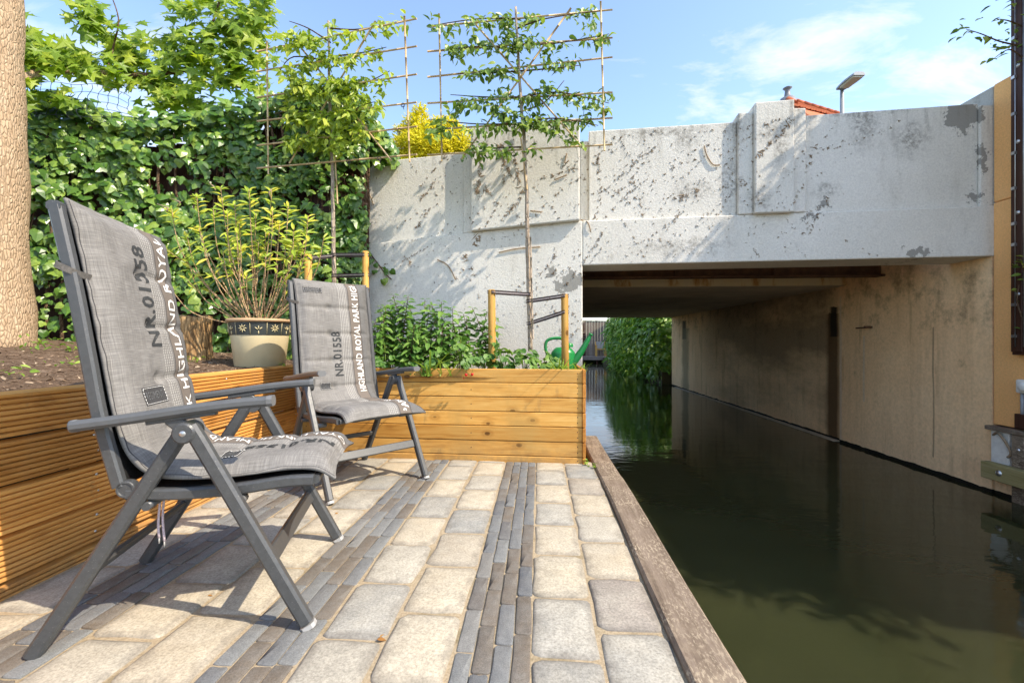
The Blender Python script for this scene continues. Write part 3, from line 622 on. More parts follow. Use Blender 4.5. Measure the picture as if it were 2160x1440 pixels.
ystripe(12.0, 0.22, 0.95, 1.5, (0.012, 0.010, 0.006), 0.9); ystripe(11.9, 0.35, -0.4, 1.3, (0.16, 0.15, 0.085), 0.7, .4)
wet = m.ramp(m.math('ADD', Zc, m.math('MULTIPLY', m.math('SUBTRACT', m.noise(v, 5, 4), 0.5), 0.05)), [(0.0, 1.0), (1.0, 1.0)])
zt = m.math('SUBTRACT', m.math('ADD', Zc, m.math('MULTIPLY', m.math('SUBTRACT', m.noise(v, 6, 4), 0.5), 0.05)), -0.318)
c = m.mix(m.math('LESS_THAN', zt, 0.0), c, (0.012, 0.010, 0.007))
c = m.mix(1.0, c, m.ramp(f, [(0.3, 0.86), (0.65, 1.08)]), 'MULTIPLY'); m.col(c); m.bump(m.mix(0.4, f, dd), 0.5, 0.008); M['tunnel_s'] = m.m
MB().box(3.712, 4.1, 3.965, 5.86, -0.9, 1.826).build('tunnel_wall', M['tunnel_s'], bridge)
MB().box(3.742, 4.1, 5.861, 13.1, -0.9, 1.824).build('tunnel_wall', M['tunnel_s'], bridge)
MB().box(0.402, 3.74, 5.765, 13.15, 1.568, 1.825).build('soffit_slab', M['soffit'], bridge)
MB().box(0.402, 3.708, 5.735, 5.762, 1.572, 1.665).build('slab_edge', M['slab_edge'], bridge)
t = MB(); t.box(0.403, 3.70, 5.10, 5.24, 1.592, 1.610); t.box(0.403, 3.70, 5.163, 5.177, 1.612, 1.80); t.box(0.403, 3.70, 5.10, 5.24, 1.802, 1.822)
steel = t.build('steel_beam', M['rust'], bridge)
for x in (1.5, 2.55): MB().box(x, x + .012, 5.115, 5.16, 1.612, 1.80).build('stiffener', M['rust'], steel)
MB().box(3.66, 3.74, 5.90, 12.6, -0.40, -0.343).build('footing_ledge', M['soffit'], bridge)
MB().tube([(3.70, 5.30, 1.05), (3.62, 5.30, 1.05)], 0.012).tube([(3.70, 5.55, 1.045), (3.70, 5.32, 1.05)], 0.008).build('rusty_bracket', M['rust'], bridge)
# dried ivy rootlets left on the render
def proud(u):
    for a, b_, n in ((-5.2, -1.13, -.035), (-1.13, -1.041, -.005), (-1.041, -.026, .06), (-.026, .058, -.075), (.058, 1.352, -.03), (1.352, 1.475, .012), (1.475, 1.791, .055), (1.791, 1.901, .012), (1.901, 3.4, -.03)):
        if a <= u < b_: return n
    return 0
def wall_n(u, z):
    if z < (1.94 + (u + 1.04) * .065 if -1.041 < u < -.026 else ledge(u)) - .003: return 0.0
    return proud(u)
q = random.Random(5); rt = MB()
def tuft(u, z, r):
    n = wall_n(u, z)
    if u > 0.02 and z < 1.61: return
    if z > (2.70 + .04 * (u + 1.1) if u < -1.04 else 2.87 if u < -.026 else 2.80): return
    k = q.randint(3, 6)
    for _ in range(k):
        a = q.uniform(0, 6.28); l = r * q.uniform(.5, 1.6); w = r * q.uniform(.10, .28); c_, s_ = math.cos(a), math.sin(a); du, dz = q.gauss(0, r * .5), q.gauss(0, r * .5); h = q.uniform(.002, .007)
        pts = [(-l, 0, .0015), (0, -w, .001), (l, 0, .0015), (0, w, .001), (q.uniform(-.3, .3) * l, 0, h)]
        vs_ = [BR(u + du + x * c_ - y * s_, z + dz + x * s_ + y * c_, n + e) for x, y, e in pts]
        rt.add(vs_, [(0, 1, 4), (1, 2, 4), (2, 3, 4), (3, 0, 4)])
def vine(u, z, ang, length, dens=1.0, r=0.012):
    a = ang; d = 0
    while d < length:
        st = q.uniform(.012, .05) / dens; d += st; a += q.gauss(0, .12); a += (ang - a) * .2
        u += math.cos(a) * st; z += math.sin(a) * st
        if q.random() < .62: tuft(u + q.gauss(0, .006), z + q.gauss(0, .006), r * q.uniform(.35, 1.35))
for _ in range(115):
    u = q.uniform(-2.3, 1.6) if q.random() < .9 else q.uniform(1.6, 1.95); z = q.uniform(.85, 2.75)
    if u > 0 and z < 1.6: z = q.uniform(1.65, 2.75)
    vine(u, z, R_(q.choice((42, 35, 50, 55, 30, 110, -50))) + q.gauss(0, .15), q.uniform(.15, .75), q.uniform(.5, 1.4), q.uniform(.005, .012))
for (x0, y0, x1, y1, r) in ((1015, 330, 1025, 400, .018), (1025, 400, 1055, 430, .018), (1050, 310, 1075, 370, .02), (1060, 470, 1115, 400, .016), (1000, 390, 1020, 415, .02), (980, 545, 1010, 500, .03), (990, 560, 1005, 580, .02), (860, 500, 900, 440, .014), (880, 420, 915, 380, .014), (1130, 385, 1200, 365, .012), (1250, 470, 1290, 320, .012), (1260, 410, 1400, 300, .010), (1270, 460, 1370, 380, .009), (1590, 340, 1660, 270, .018), (1420, 420, 1470, 400, .016), (1180, 350, 1225, 380, .014), (850, 540, 870, 560, .018), (1085, 340, 1110, 395, .020)):
    (ua, za), (ub, zb) = BPX(x0, y0), BPX(x1, y1); L = math.hypot(ub - ua, zb - za); vine(ua, za, math.atan2(zb - za, ub - ua), L, 1.9, r)
for _ in range(700): tuft(q.uniform(-2.3, 1.5), q.uniform(.9, 2.8), q.uniform(.002, .007))
root_o = rt.build('ivy_rootlets', M['root'], bridge, fix=False); root_o['kind'] = 'stuff'
# the few thick dead stems still clinging to the render
for pts in (((738, 383), (765, 390), (780, 415), (785, 430)), ((1053, 533), (1090, 525), (1140, 521)), ((923, 548), (945, 560), (962, 590)), ((1487, 305), (1492, 325), (1505, 345), (1520, 346)), ((1120, 449), (1145, 452)), ((1170, 385), (1195, 375)), ((1226, 460), (1240, 470), (1246, 490)), ((1196, 330), (1192, 350), (1200, 345))):
    pp = []
    for k, (x, y) in enumerate(pts):
        u, z = BPX(x, y); pp.append(BR(u, z, wall_n(u, z) + 0.010))
    MB().tube(spline(pp, 5), 0.0055, 5).build('dead_stem', M['root'], bridge)

# ================================================================== PLANTERS
def soil_z(x, y): return 0.69 + 0.085 * max(0.0, -1.95 - x) + 0.012 * mnoise.noise((x * 5, y * 5, 0)) + 0.010 * mnoise.noise((x * 17, y * 17, 3))
def grid(name, x0, x1, y0, y1, nx, ny, fz, m):
    xs = np.linspace(x0, x1, nx); ys = np.linspace(y0, y1, ny)
    vs_ = [(x, y, fz(x, y)) for y in ys for x in xs]; fs = [(j * nx + i, j * nx + i + 1, (j + 1) * nx + i + 1, (j + 1) * nx + i) for j in range(ny - 1) for i in range(nx - 1)]
    return MB().add(vs_, fs, True).build(name, m)
struct(grid('garden_soil', -7.0, -1.885, -0.6, 4.45, 150, 150, soil_z, M['soil']))
n = 4200; px_ = -1.9 - np.abs(rng.normal(0, 1.0, n)); py_ = rng.uniform(0.6, 4.3, n)
chips = thing('bark_chips', (-2.6, 2.5, 0.72), 'dry bark chips and leaf litter scattered over the brown soil', 'mulch'); chips['kind'] = 'stuff'
foliage(chips, 'chip', [(x, y, soil_z(x, y) + .004) for x, y in zip(px_, py_)], np.array([0, 0, 1]) + jit(n, .35), jit(n), rng.uniform(.008, .030, n), M['chips'], rest='chips')

dp = thing('deck_planter', (-1.86, 1.5, 0), 'raised bed wall of ridged orange-brown decking boards behind the chairs', 'planter')
def ridged(h, nr=8):
    pts = [(-0.028, 0.0), (-0.028, h)]; p = (h - 0.008) / nr; top = []
    for k in range(nr):
        z0 = 0.004 + k * p; top += [(-0.010, z0 + p * .02), (-0.0012, z0 + p * .09), (0.0, z0 + p * .2), (0.0, z0 + p * .62), (-0.0012, z0 + p * .73), (-0.010, z0 + p * .80)]
    return pts[:1] + top + pts[1:]
q = random.Random(4)
for z0, z1, nr in ((-0.05, 0.046, 5), (0.050, 0.211, 8), (0.215, 0.381, 8), (0.386, 0.546, 8), (0.550, 0.714, 8)):
    prof = ridged(z1 - z0, nr); mb = MB(); dx = q.uniform(-.002, .002); ys = [-0.6, 1.0, 2.2, 3.44]
    mb.sweep([Vector((-1.85 + dx, y, z0 + q.uniform(-.0015, .0015))) for y in ys], prof, [(Vector((1, 0, 0)), Vector((0, 0, 1)))] * 4)
    mb.build('deck_board', M['deck'], dp)
    for y in (1.02, 1.80, 2.60, 3.36):
        for zz in (.3, .72): MB().lathe([(0, .0035), (.004, .003), (.0055, 0)], sides=8).build('screw', M['zinc'], dp).matrix_basis = Matrix.Translation((-1.8515, y + q.uniform(-.01, .01), z0 + (z1 - z0) * zz)) @ Matrix.Rotation(R_(90), 4, 'Y')
for y in (-.2, 1.0, 1.8, 2.6, 3.38): MB().box(-1.94, -1.882, y - .03, y + .03, -.05, .66).build('post', M['deck'], dp)

PA = Vector((-1.845, 3.452, 0)); PB = Vector((0.313, 3.336, 0)); PD = (PB - PA).normalized(); PN = Vector((PD.y, -PD.x, 0))
rb = thing('raised_bed', (-0.75, 3.5, 0), 'golden wooden raised bed of smooth horizontal boards in front of the bridge', 'planter')
zb = [0.688, 0.583, 0.478, 0.370, 0.263, 0.154, 0.045, -0.04]
for i in range(7):
    z1, z0 = zb[i] - .0022, zb[i + 1] + .0022; mb = MB(); off = PN * q.uniform(-.0015, .0015)
    mb.sweep([PA + off - PN * .014 + UP * ((z0 + z1) / 2), PB + off - PN * .014 + UP * ((z0 + z1) / 2)], rect(.028, z1 - z0, .004), [(PN, UP)] * 2)
    # boards are turned so that the grain axis is local x
    me = mb.mesh('board'); o = link('board', me, rb); me.materials.append(M['larch'])
    for f_, dz in ((.015, .3), (.015, .7), (.985, .3), (.985, .7), (.62, .5)):
        p = PA.lerp(PB, f_) + off; s_ = MB().lathe([(0, .001), (.0035, .001), (.004, 0)], sides=7).build('screw', M['strap'], o)
        s_.matrix_basis = Matrix.Translation(p + UP * (z0 + (z1 - z0) * dz)) @ PN.to_track_quat('Z', 'Y').to_matrix().to_4x4()
    bevelled(MB().box(0.3145, 0.3385 + q.uniform(-.0015, .0015), 3.322, 4.215, z0 + q.uniform(-.002, .002), z1), 'end_board', M['larch_y'], rb, .003)
MB().box(0.27, 0.312, 3.39, 3.43, -.03, .67).build('corner_post', M['larch'], rb)
struct(grid('bed_soil', -1.87, 0.312, 3.37, 4.42, 80, 36, lambda x, y: .625 + .012 * mnoise.noise((x * 6, y * 6, 1)), M['soil']))

# ================================================================== CHAIRS
def prof_frames(pts2, y):
    P3 = [Vector((x, y, z)) for x, z in pts2]; fr = []
    for i in range(len(P3)):
        d = (P3[min(i + 1, len(P3) - 1)] - P3[max(i - 1, 0)]).normalized(); fr.append((Vector((0, 1, 0)), Vector((0, 1, 0)).cross(d)))
    return P3, fr
def rail(mb, pts2, y, w, h, c=.006, n=6):
    s2 = [(p.x, p.z) for p in spline([Vector((x, 0, z)) for x, z in pts2], n)]
    P3, fr = prof_frames(s2, y); mb.sweep(P3, rect(w, h, c), fr); return mb
BACK = [(-.306, 1.280), (-.262, 1.05), (-.226, .83), (-.198, .66), (-.150, .462)]
CUSH = [(-.290, 1.300), (-.243, 1.06), (-.206, .84), (-.176, .67), (-.142, .555), (-.085, .490), (.0, .470), (.14, .468), (.30, .480), (.385, .474), (.432, .452)]
HW = .318
def make_chair(loc, rotz, label, worn=False):
    t = thing('folding_chair', loc, label, 'chair', 'folding garden chairs on the paving', rotz)
    fm = M['frame']; L = dict(local=True)
    for sy in (-1, 1):
        y = sy * HW; yo = sy * (HW + .004)
        # legs
        fl = MB(); fl.sweep(*[a for a in (lambda pf: (pf[0], rect(.036, .042, .008), pf[1]))(prof_frames([(.052, .640), (.075, .598), (.372, .018)], y))]); f = fl.build('front_leg', fm, t, **L)
        MB().sweep(*(lambda pf: (pf[0], rect(.038, .044, .008), pf[1]))(prof_frames([(.3745, .0125), (.381, .0)], y))).build('foot_cap', M['foot'], f, **L)
        bl = MB(); bl.sweep(*(lambda pf: (pf[0], rect(.034, .042, .008), pf[1]))(prof_frames([(.034, .640), (.008, .600), (-.354, .002)], y - sy * .034))); bl.build('rear_leg', fm, t, **L)
        # hinge discs
        hg = MB(); rr = [(0, .024), (.026, .024), (.031, .019), (.031, -.045), (0, -.045)]
        hg.lathe(rr, sides=28, smooth=False); h = hg.build('hinge', fm, t, **L); h.matrix_basis = Matrix.Translation((.042, y, .622)) @ Matrix.Rotation(R_(-90 * sy), 4, 'X')
        pin = MB().lathe([(0, .0265), (.005, .0265), (.0085, .0245)], sides=12).build('pin', M['zinc'], h, **L)
        # armrest with bracket
        ar = MB(); rail(ar, [(-.236, .652), (-.10, .668), (.06, .690), (.18, .703), (.272, .708)], y, .046, .030, .009, 5); a = ar.build('armrest', M['armworn'] if (worn and sy < 0) else M['arm'], t, **L)
        MB().tube([(-.242, y, .651), (-.226, y, .653)], .018, 12).build('arm_cap', M['cap'], a, **L)
        MB().bar((.262, y, .7085), (.278, y, .7095), .0475, .0315, c=.009).build('arm_tip', M['cap'], a, **L)
        br = MB(); br.bar((-.06, y - sy * .005, .655), (.12, y - sy * .005, .679), .022, .016, c=.003); br.bar((.000, y - sy * .005, .665), (.040, y - sy * .005, .628), .018, .040, c=.004); br.build('arm_bracket', fm, t, **L)
        # back rail and pivot
        yb = sy * .272
        rail(MB(), BACK, yb, .030, .034).build('back_rail', fm, t, **L)
        pv = MB().lathe([(0, .006), (.017, .006), (.019, .009), (.023, .009), (.025, .006), (.025, -.02), (0, -.02)], sides=24, smooth=False).build('pivot_disc', M['frame'], t, **L); pv.matrix_basis = Matrix.Translation((-.130, yb + sy * .006, .455)) @ Matrix.Rotation(R_(-90 * sy), 4, 'X')
        rail(MB(), [(-.130, .440), (0, .430), (.15, .432), (.30, .446), (.385, .446)], yb, .028, .034).build('seat_rail', fm, t, **L)
        MB().tube([(.175, sy * .25, .40), (.175, sy * .30, .40)], .014, 10).build('seat_stop', M['cap'], t, **L)
    bw = .272
    MB().bar((-.306, -bw - .014, 1.278), (-.306, bw + .014, 1.278), .034, .030, c=.008).build('top_rail', fm, t, **L)
    MB().bar((.388, -bw, .444), (.388, bw, .444), .026, .024, c=.006).build('seat_front_rail', fm, t, **L)
    MB().bar((.262, -HW + .02, .215), (.262, HW - .02, .215), .018, .050, up=(-.46, 0, .89), c=.004).build('front_stretcher', fm, t, **L)
    MB().bar((-.215, -HW + .05, .225), (-.215, HW - .05, .225), .020, .034, up=(.51, 0, .86), c=.005).build('rear_stretcher', fm, t, **L)
    MB().tube([(-.075, -.29, .402), (-.075, .29, .402)], .013, 10).build('cross_tube', fm, t, **L)
    def sheet(name, pts2, w, off):
        s2 = [(p.x, p.z) for p in spline([Vector((x, 0, z)) for x, z in pts2], 6)]; mb = MB(); vs_ = []; k = len(s2)
        for x, z in s2: vs_ += [(x + off[0], -w, z + off[1]), (x + off[0], w, z + off[1]), (x + off[0] - .003, w, z + off[1] - .003), (x + off[0] - .003, -w, z + off[1] - .003)]
        fs = [(i * 4 + j, i * 4 + (j + 1) % 4, (i + 1) * 4 + (j + 1) % 4, (i + 1) * 4 + j) for i in range(k - 1) for j in range(4)] + [(3, 2, 1, 0), (k * 4 - 4, k * 4 - 3, k * 4 - 2, k * 4 - 1)]
        mb.add(vs_, fs).build(name, M['sling'], t, **L)
    sheet('back_sling', BACK, bw - .014, (.006, 0)); sheet('seat_sling', [(-.120, .448), (0, .440), (.15, .442), (.30, .455), (.38, .456)], bw - .013, (0, .003))
    return t

# ---- cushions: a quilted sheet following the chair, prints laid on the same surface
class Cushion:
    def __init__(s, loc, rotz, label, seams, tufts, seed, wid=.252, full=True):
        s.full = full
        s.t = thing('chair_cushion', loc, label, 'cushion', 'quilted grey chair cushions', rotz); s.q = random.Random(seed); s.seed = seed
        pts = spline([Vector((x, 0, z)) for x, z in CUSH], 14); s.p = pts; d = [0]
        for a, b in zip(pts, pts[1:]): d.append(d[-1] + (b - a).length)
        s.d = np.array(d); s.L = d[-1]; s.X = np.array([p.x for p in pts]); s.Z = np.array([p.z for p in pts]); s.seams = seams; s.tufts = tufts; s.W = wid
    def h(s, c, a):
        e = min(s.W - abs(c), a, s.L - a); edge = 1 - math.exp(-(max(e - .012, 0) / .022) ** 1.3)
        sm = 1.0
        k0 = 1.0 if s.full else min(1, max(.12, (c + .10) / .12))
        for k in s.seams: sm *= 1 - .34 * k0 * math.exp(-((a - k) / .012) ** 2)
        for (tc, ta) in s.tufts: sm *= 1 - .75 * math.exp(-(((a - ta) ** 2 + (c - tc) ** 2) / .018 ** 2)) * 1.0 - .15 * math.exp(-(((a - ta) ** 2 + (c - tc) ** 2) / .06 ** 2))
        w = mnoise.noise((c * 9, a * 9, s.seed)) * .006 + mnoise.noise((c * 26, a * 20, s.seed + 3)) * .0028
        return .006 + edge * (.032 * max(sm, .1) + w) + (1 - edge) * mnoise.noise((c * 14, a * 22, s.seed + 9)) * .007
    def at(s, c, a, lift=0.0):
        a = min(max(a, 0), s.L); x = float(np.interp(a, s.d, s.X)); z = float(np.interp(a, s.d, s.Z)); e = .012
        tx = float(np.interp(a + e, s.d, s.X) - np.interp(a - e, s.d, s.X)); tz = float(np.interp(a + e, s.d, s.Z) - np.interp(a - e, s.d, s.Z)); l = math.hypot(tx, tz)
        nx, nz = -tz / l, tx / l; h = s.h(c, a) + lift
        # pointed corners at both ends
        k = math.exp(-min(a, s.L - a) / .05) * (abs(c) / s.W) ** 4
        return Vector((x + nx * h + tx / l * (.02 * k if a > s.L / 2 else -.006 * k), c * (1 + .05 * k), z + nz * h + tz / l * (.02 * k if a > s.L / 2 else -.006 * k)))
    def build(s):
        nu, nv = 44, 150; vs_ = []; fs = []; uv = []
        for j in range(nv):
            a = s.L * j / (nv - 1)
            for i in range(nu): c = -s.W + 2 * s.W * i / (nu - 1); vs_.append(s.at(c, a)); uv.append((i / (nu - 1), a / s.L))
        nb = len(vs_)
        for j in range(nv):
            a = s.L * j / (nv - 1)
            for i in range(nu): c = -s.W + 2 * s.W * i / (nu - 1); vs_.append(s.at(c, a, -s.h(c, a) - .004)); uv.append((i / (nu - 1), a / s.L))
        for j in range(nv - 1):
            for i in range(nu - 1):
                q_ = (j * nu + i, j * nu + i + 1, (j + 1) * nu + i + 1, (j + 1) * nu + i); fs.append(q_); fs.append(tuple(x + nb for x in q_[::-1]))
        for j in range(nv - 1):
            for i in (0, nu - 1): fs.append((j * nu + i, (j + 1) * nu + i, (j + 1) * nu + i + nb, j * nu + i + nb))
        for i in range(nu - 1):
            for j in (0, nv - 1): fs.append((j * nu + i, j * nu + i + 1, j * nu + i + 1 + nb, j * nu + i + nb))
        me = bpy.data.meshes.new('padding'); me.from_pydata([tuple(v) for v in vs_], [], fs); ul = me.uv_layers.new(name='UVMap')
        li = np.zeros(len(me.loops), dtype=np.int32); me.loops.foreach_get('vertex_index', li); ul.data.foreach_set('uv', np.array(uv)[li].ravel())
        me.polygons.foreach_set('use_smooth', [True] * len(fs)); b = bmesh.new(); b.from_mesh(me); bmesh.ops.recalc_face_normals(b, faces=b.faces); b.to_mesh(me); b.free()
        me.materials.append(M['cloth']); s.pad = link('padding', me, s.t, True)
        pp = MB()
        for sg in (-1, 1): pp.tube([s.at(sg * (s.W - .004), a, -.002) for a in np.linspace(0.004, s.L - .004, 90)], .0032, 6)
        pp.build('piping', M['patch'], s.t, True)
        return s
    def text(s, txt, u, a0, size, m, name, along=True, sx=1.0, bold=.012, lift=.0016):
        """print: along=True runs up the back (letters' tops towards the sitter's right), else across"""
        cu = bpy.data.curves.new('lettering', 'FONT'); cu.body = txt; cu.size = size; cu.offset = bold * size; cu.resolution_u = 2; cu.space_character = 1.06
        o = bpy.data.objects.new('lettering', cu); C.objects.link(o); dg = bpy.context.evaluated_depsgraph_get(); me = bpy.data.meshes.new_from_object(o.evaluated_get(dg)); bpy.data.objects.remove(o)
        b = bmesh.new(); b.from_mesh(me); bmesh.ops.triangulate(b, faces=b.faces)
        for _ in range(4):
            le = [e for e in b.edges if e.calc_length() > .011]
            if not le: break
            bmesh.ops.subdivide_edges(b, edges=le, cuts=1); bmesh.ops.triangulate(b, faces=b.faces)
        c0 = -s.W + 2 * s.W * u; kill = []
        for v in b.verts:
            x, y = v.co.x * sx, v.co.y
            a, c = (a0 - x, c0 - y) if along else (a0 - y, c0 + x)
            if a < .012 or a > s.L - .012: kill.append(v)
            v.co = s.at(c, a, lift)
        bmesh.ops.delete(b, geom=kill, context='VERTS'); bmesh.ops.recalc_face_normals(b, faces=b.faces); b.to_mesh(me); b.free(); me.materials.clear(); me.materials.append(m)
        o = link(name, me, s.pad, True); return o
    def patch(s, u, a, w, hgt):
        c0 = -s.W + 2 * s.W * u; mb = MB(); n1, n2 = 12, 7
        vs_ = [s.at(c0 + w * i / (n1 - 1), a + hgt * j / (n2 - 1), .0012) for j in range(n2) for i in range(n1)]
        mb.add(vs_, [(j * n1 + i, j * n1 + i + 1, (j + 1) * n1 + i + 1, (j + 1) * n1 + i) for j in range(n2 - 1) for i in range(n1 - 1)], True); o = mb.build('woven_patch', M['patch'], s.pad, True)
        st = MB(); g = .004
        def dash(c1, a1, c2, a2):
            k = max(3, int(math.hypot(c2 - c1, a2 - a1) / .0095))
            for i in range(k):
                f0, f1 = (i + .15) / k, (i + .8) / k; p, r_ = (c1 + (c2 - c1) * f0, a1 + (a2 - a1) * f0), (c1 + (c2 - c1) * f1, a1 + (a2 - a1) * f1)
                st.tube([s.at(*p, .0020), s.at((p[0] + r_[0]) / 2, (p[1] + r_[1]) / 2, .0026), s.at(*r_, .0020)], .0009, 4)
        dash(c0 + g, a + g, c0 + w - g, a + g); dash(c0 + g, a + hgt - g, c0 + w - g, a + hgt - g); dash(c0 + g, a + g, c0 + g, a + hgt - g); dash(c0 + w - g, a + g, c0 + w - g, a + hgt - g)
        st.build('stitching', M['ink_white'], s.pad, True)
        s.text('REGIMENT', (c0 + w * .09 + s.W) / (2 * s.W), a + hgt * .70, hgt * .62, M['cap'], 'patch_lettering', False, sx=w * .82 / (hgt * .62 * 5.35), bold=0.0, lift=.0024)
    def strap(s, a, side=-1):
        y = side * s.W; p = s.at(y, a); pts = [p + Vector((.004, -side * .012, 0)), p + Vector((-.006, side * .020, .006)), p + Vector((-.022, side * .041, .016)), p + Vector((-.050, side * .041, .030)), p + Vector((-.060, side * .015, .036))]
        sp_ = spline(pts, 5); fr = []
        for i in range(len(sp_)):
            d = (sp_[min(i + 1, len(sp_) - 1)] - sp_[max(i - 1, 0)]).normalized(); w = Vector((.35, 0, 1)); w = (w - d * w.dot(d)).normalized(); fr.append((w, d.cross(w)))
        MB().sweep(sp_, rect(.018, .003), fr).build('strap', M['strapc'], s.t, True)

LA = (-1.17, 1.577, 0); RA = R_(16.5); LB = (-1.227, 2.915, 0); RB = R_(-40)
make_chair(LA, RA, 'nearer grey metal folding armchair in the left foreground beside the ridged planter wall')
make_chair(LB, RB, 'farther grey metal folding armchair standing in the corner before the golden raised bed', True)
tuA = [(-.03, .19), (-.03, .37), (-.03, .55), (-.03, .73), (.14, .19), (.14, .37), (.14, .55), (.14, .73), (-.03, 1.02), (.14, 1.02), (-.03, 1.18), (.14, 1.18)]
smA = [.19, .37, .55, .73, .885, 1.02, 1.18]
ca = Cushion(LA, RA, 'grey lettered cushion with white print on the nearer folding chair', smA, tuA, 2, full=False).build()
STR = 'HIGHLAND ROYAL PARK '
ca.text('ROYAL PARK HIGHLAND', .815, ca.L + .02, .058, M['ink_white'], 'stripe_lettering', sx=.80)
ca.text('RK HIGHLAND ROYAL PARK', .822, .715, .070, M['ink_white'], 'stripe_lettering', sx=.93)
ca.text('NR.01558', .53, .445, .094, M['ink_dark'], 'number_lettering', sx=.88, bold=.022)
ca.text('NR.01558', .515, ca.L - .035, .072, M['ink_dark'], 'number_lettering', sx=.95, bold=.034)
ca.patch(.20, .575, .135, .062); ca.patch(.16, 1.00, .12, .06); ca.strap(.225)
cb = Cushion(LB, RB, 'grey lettered cushion with white print on the farther folding chair', smA, [(-.055, .19), (-.055, .37), (-.055, .55), (-.055, .73)], 5).build()
cb.text('HIGHLAND ROYAL PARK HIGHLAND', .820, .80, .064, M['ink_white'], 'stripe_lettering', sx=.86)
cb.text('PARK HIGH', .815, cb.L + .0, .058, M['ink_white'], 'stripe_lettering', sx=.9)
cb.text('NR.01558', .525, .665, .080, M['ink_dark'], 'number_lettering', sx=.90, bold=.02)
cb.patch(.08, .055, .12, .038); cb.patch(.20, .70, .075, .055); cb.strap(.16); 
# cushion lace hanging behind the near seat
lace = thing('cushion_lace', P(262, 1060, 1.52), 'pale twisted lace hanging loose behind the seat of the nearer chair', 'lace')
base = Vector((-1.19, 1.36, .44))
for k, (dx, l) in enumerate(((0, .165), (.010, .18))):
    pts = [base + Vector((dx * .6 + .003 * math.sin(i * .7 + k), dx, -l * i / 9)) for i in range(10)]; MB().tube(pts, .0036, 6).build('strand', M['lace'], lace)
    MB().tube([pts[-1], pts[-1] - UP * .018], .0022, 6).build('tip', M['foot'], lace)

# ================================================================== PLANTS ON THE LEFT
def nz(p, f=1.0, s=0.0): return mnoise.noise((p[0] * f + s, p[1] * f + s * 1.7, p[2] * f))
# ---- ivy hedge
IV = [Vector(p) for p in ((-1.62, 4.19, 0), (-1.95, 4.13, 0), (-2.6, 4.20, 0), (-3.3, 4.17, 0), (-4.2, 3.98, 0), (-5.4, 3.62, 0), (-6.6, 3.2, 0))]
IVS = spline(IV, 10)
def iv_at(f):
    x = f * (len(IVS) - 1); i = min(int(x), len(IVS) - 2); p = IVS[i].lerp(IVS[i + 1], x - i); d = (IVS[i + 1] - IVS[i]).normalized(); return p, Vector((-d.y, d.x, 0)) * -1 if (Vector((-d.y, d.x, 0))).y > 0 else Vector((-d.y, d.x, 0))
def iv_top(f):
    p, _ = iv_at(f); u = 1080 + FPX * ((p - CAM).dot(RT) / (p - CAM).dot(FW))
    y = np.interp(u, [-400, 60, 160, 230, 300, 420, 520, 600, 660, 720, 790, 900], [205, 212, 225, 256, 262, 250, 228, 208, 200, 215, 250, 330])
    s = (p - CAM).dot(FW); return CAMH + (720 - y) / FPX * s
hedge = thing('ivy_hedge', (-3.2, 4.1, .7), 'tall wall of glossy green ivy behind the potted shrub and tree trunk', 'hedge')
# woody lattice of stems inside
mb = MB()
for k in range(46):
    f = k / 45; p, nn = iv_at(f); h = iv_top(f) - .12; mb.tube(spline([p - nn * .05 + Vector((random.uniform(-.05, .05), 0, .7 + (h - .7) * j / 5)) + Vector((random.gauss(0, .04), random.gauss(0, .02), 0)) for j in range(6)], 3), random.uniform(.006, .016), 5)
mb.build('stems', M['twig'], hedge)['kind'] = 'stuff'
# the board fence the ivy grows over
fence = thing('ivy_fence', (-3.5, 4.2, .7), 'dark timber fence hidden behind the ivy wall', 'fence')
for i in range(len(IVS) - 1):
    a, b = IVS[i], IVS[i + 1]; f = i / (len(IVS) - 1); p, nn = iv_at(f); h = iv_top(f) - .15; o_ = -nn * .16
    mb = MB(); mb.hexa([a + o_ + UP * .5, b + o_ + UP * .5, b + o_ - nn * .02 + UP * .5, a + o_ - nn * .02 + UP * .5, a + o_ + UP * h, b + o_ + UP * h, b + o_ - nn * .02 + UP * h, a + o_ - nn * .02 + UP * h]); mb.build('fence_board', M['brown_paint'], fence)
pos, nr, tp, sz = [], [], [], []
q = random.Random(21)
for _ in range(11500):
    f = q.random() ** .8 * .97; p, nn = iv_at(f); top = iv_top(f); z = .74 + (top - .74) * q.random() ** .9
    w3 = (p.x, z, 0); bulge = .10 * nz(w3, 2.2, 5) + .06 * nz(w3, 5, 9); hollow = nz(w3, 1.6, 31)
    if hollow < -.12 and q.random() < .72: continue
    d = bulge - abs(q.gauss(0, .055)) + .05
    if z > top - .25: d -= .25 * ((z - top + .25) / .25) ** 2
    if f < .03: d -= .03
    pt = p + nn * d + UP * z; pos.append(pt); up = .35 + .35 * max(0, (z - top + .3) / .3)
    nr.append(nn * 1.0 + UP * up + Vector((q.gauss(.40, .38), q.gauss(0, .2), q.gauss(0, .33)))); tp.append(Vector((q.gauss(0, .5), q.gauss(0, .2), -1))); sz.append(q.choice((.035, .055, .07, .085, .105)) * q.uniform(.75, 1.12) * (1 + .12 * (p.x < -3.2)))
for _ in range(1500):      # crest spilling over the top
    f = q.random() * .97; p, nn = iv_at(f); top = iv_top(f); dd = q.uniform(-.28, .08); pt = p + nn * dd + UP * (top + .03 * nz((p.x, 3, 0), 6) + q.gauss(0, .045) - .5 * max(0, dd) + .02)
    pos.append(pt); nr.append(UP * .55 + nn * 1.0 + Vector((q.gauss(.3, .45), q.gauss(0, .3), q.gauss(0, .25)))); tp.append(nn * .3 + Vector((q.gauss(0, .8), q.gauss(0, .3), q.gauss(-.5, .6)))); sz.append(q.uniform(.055, .12))
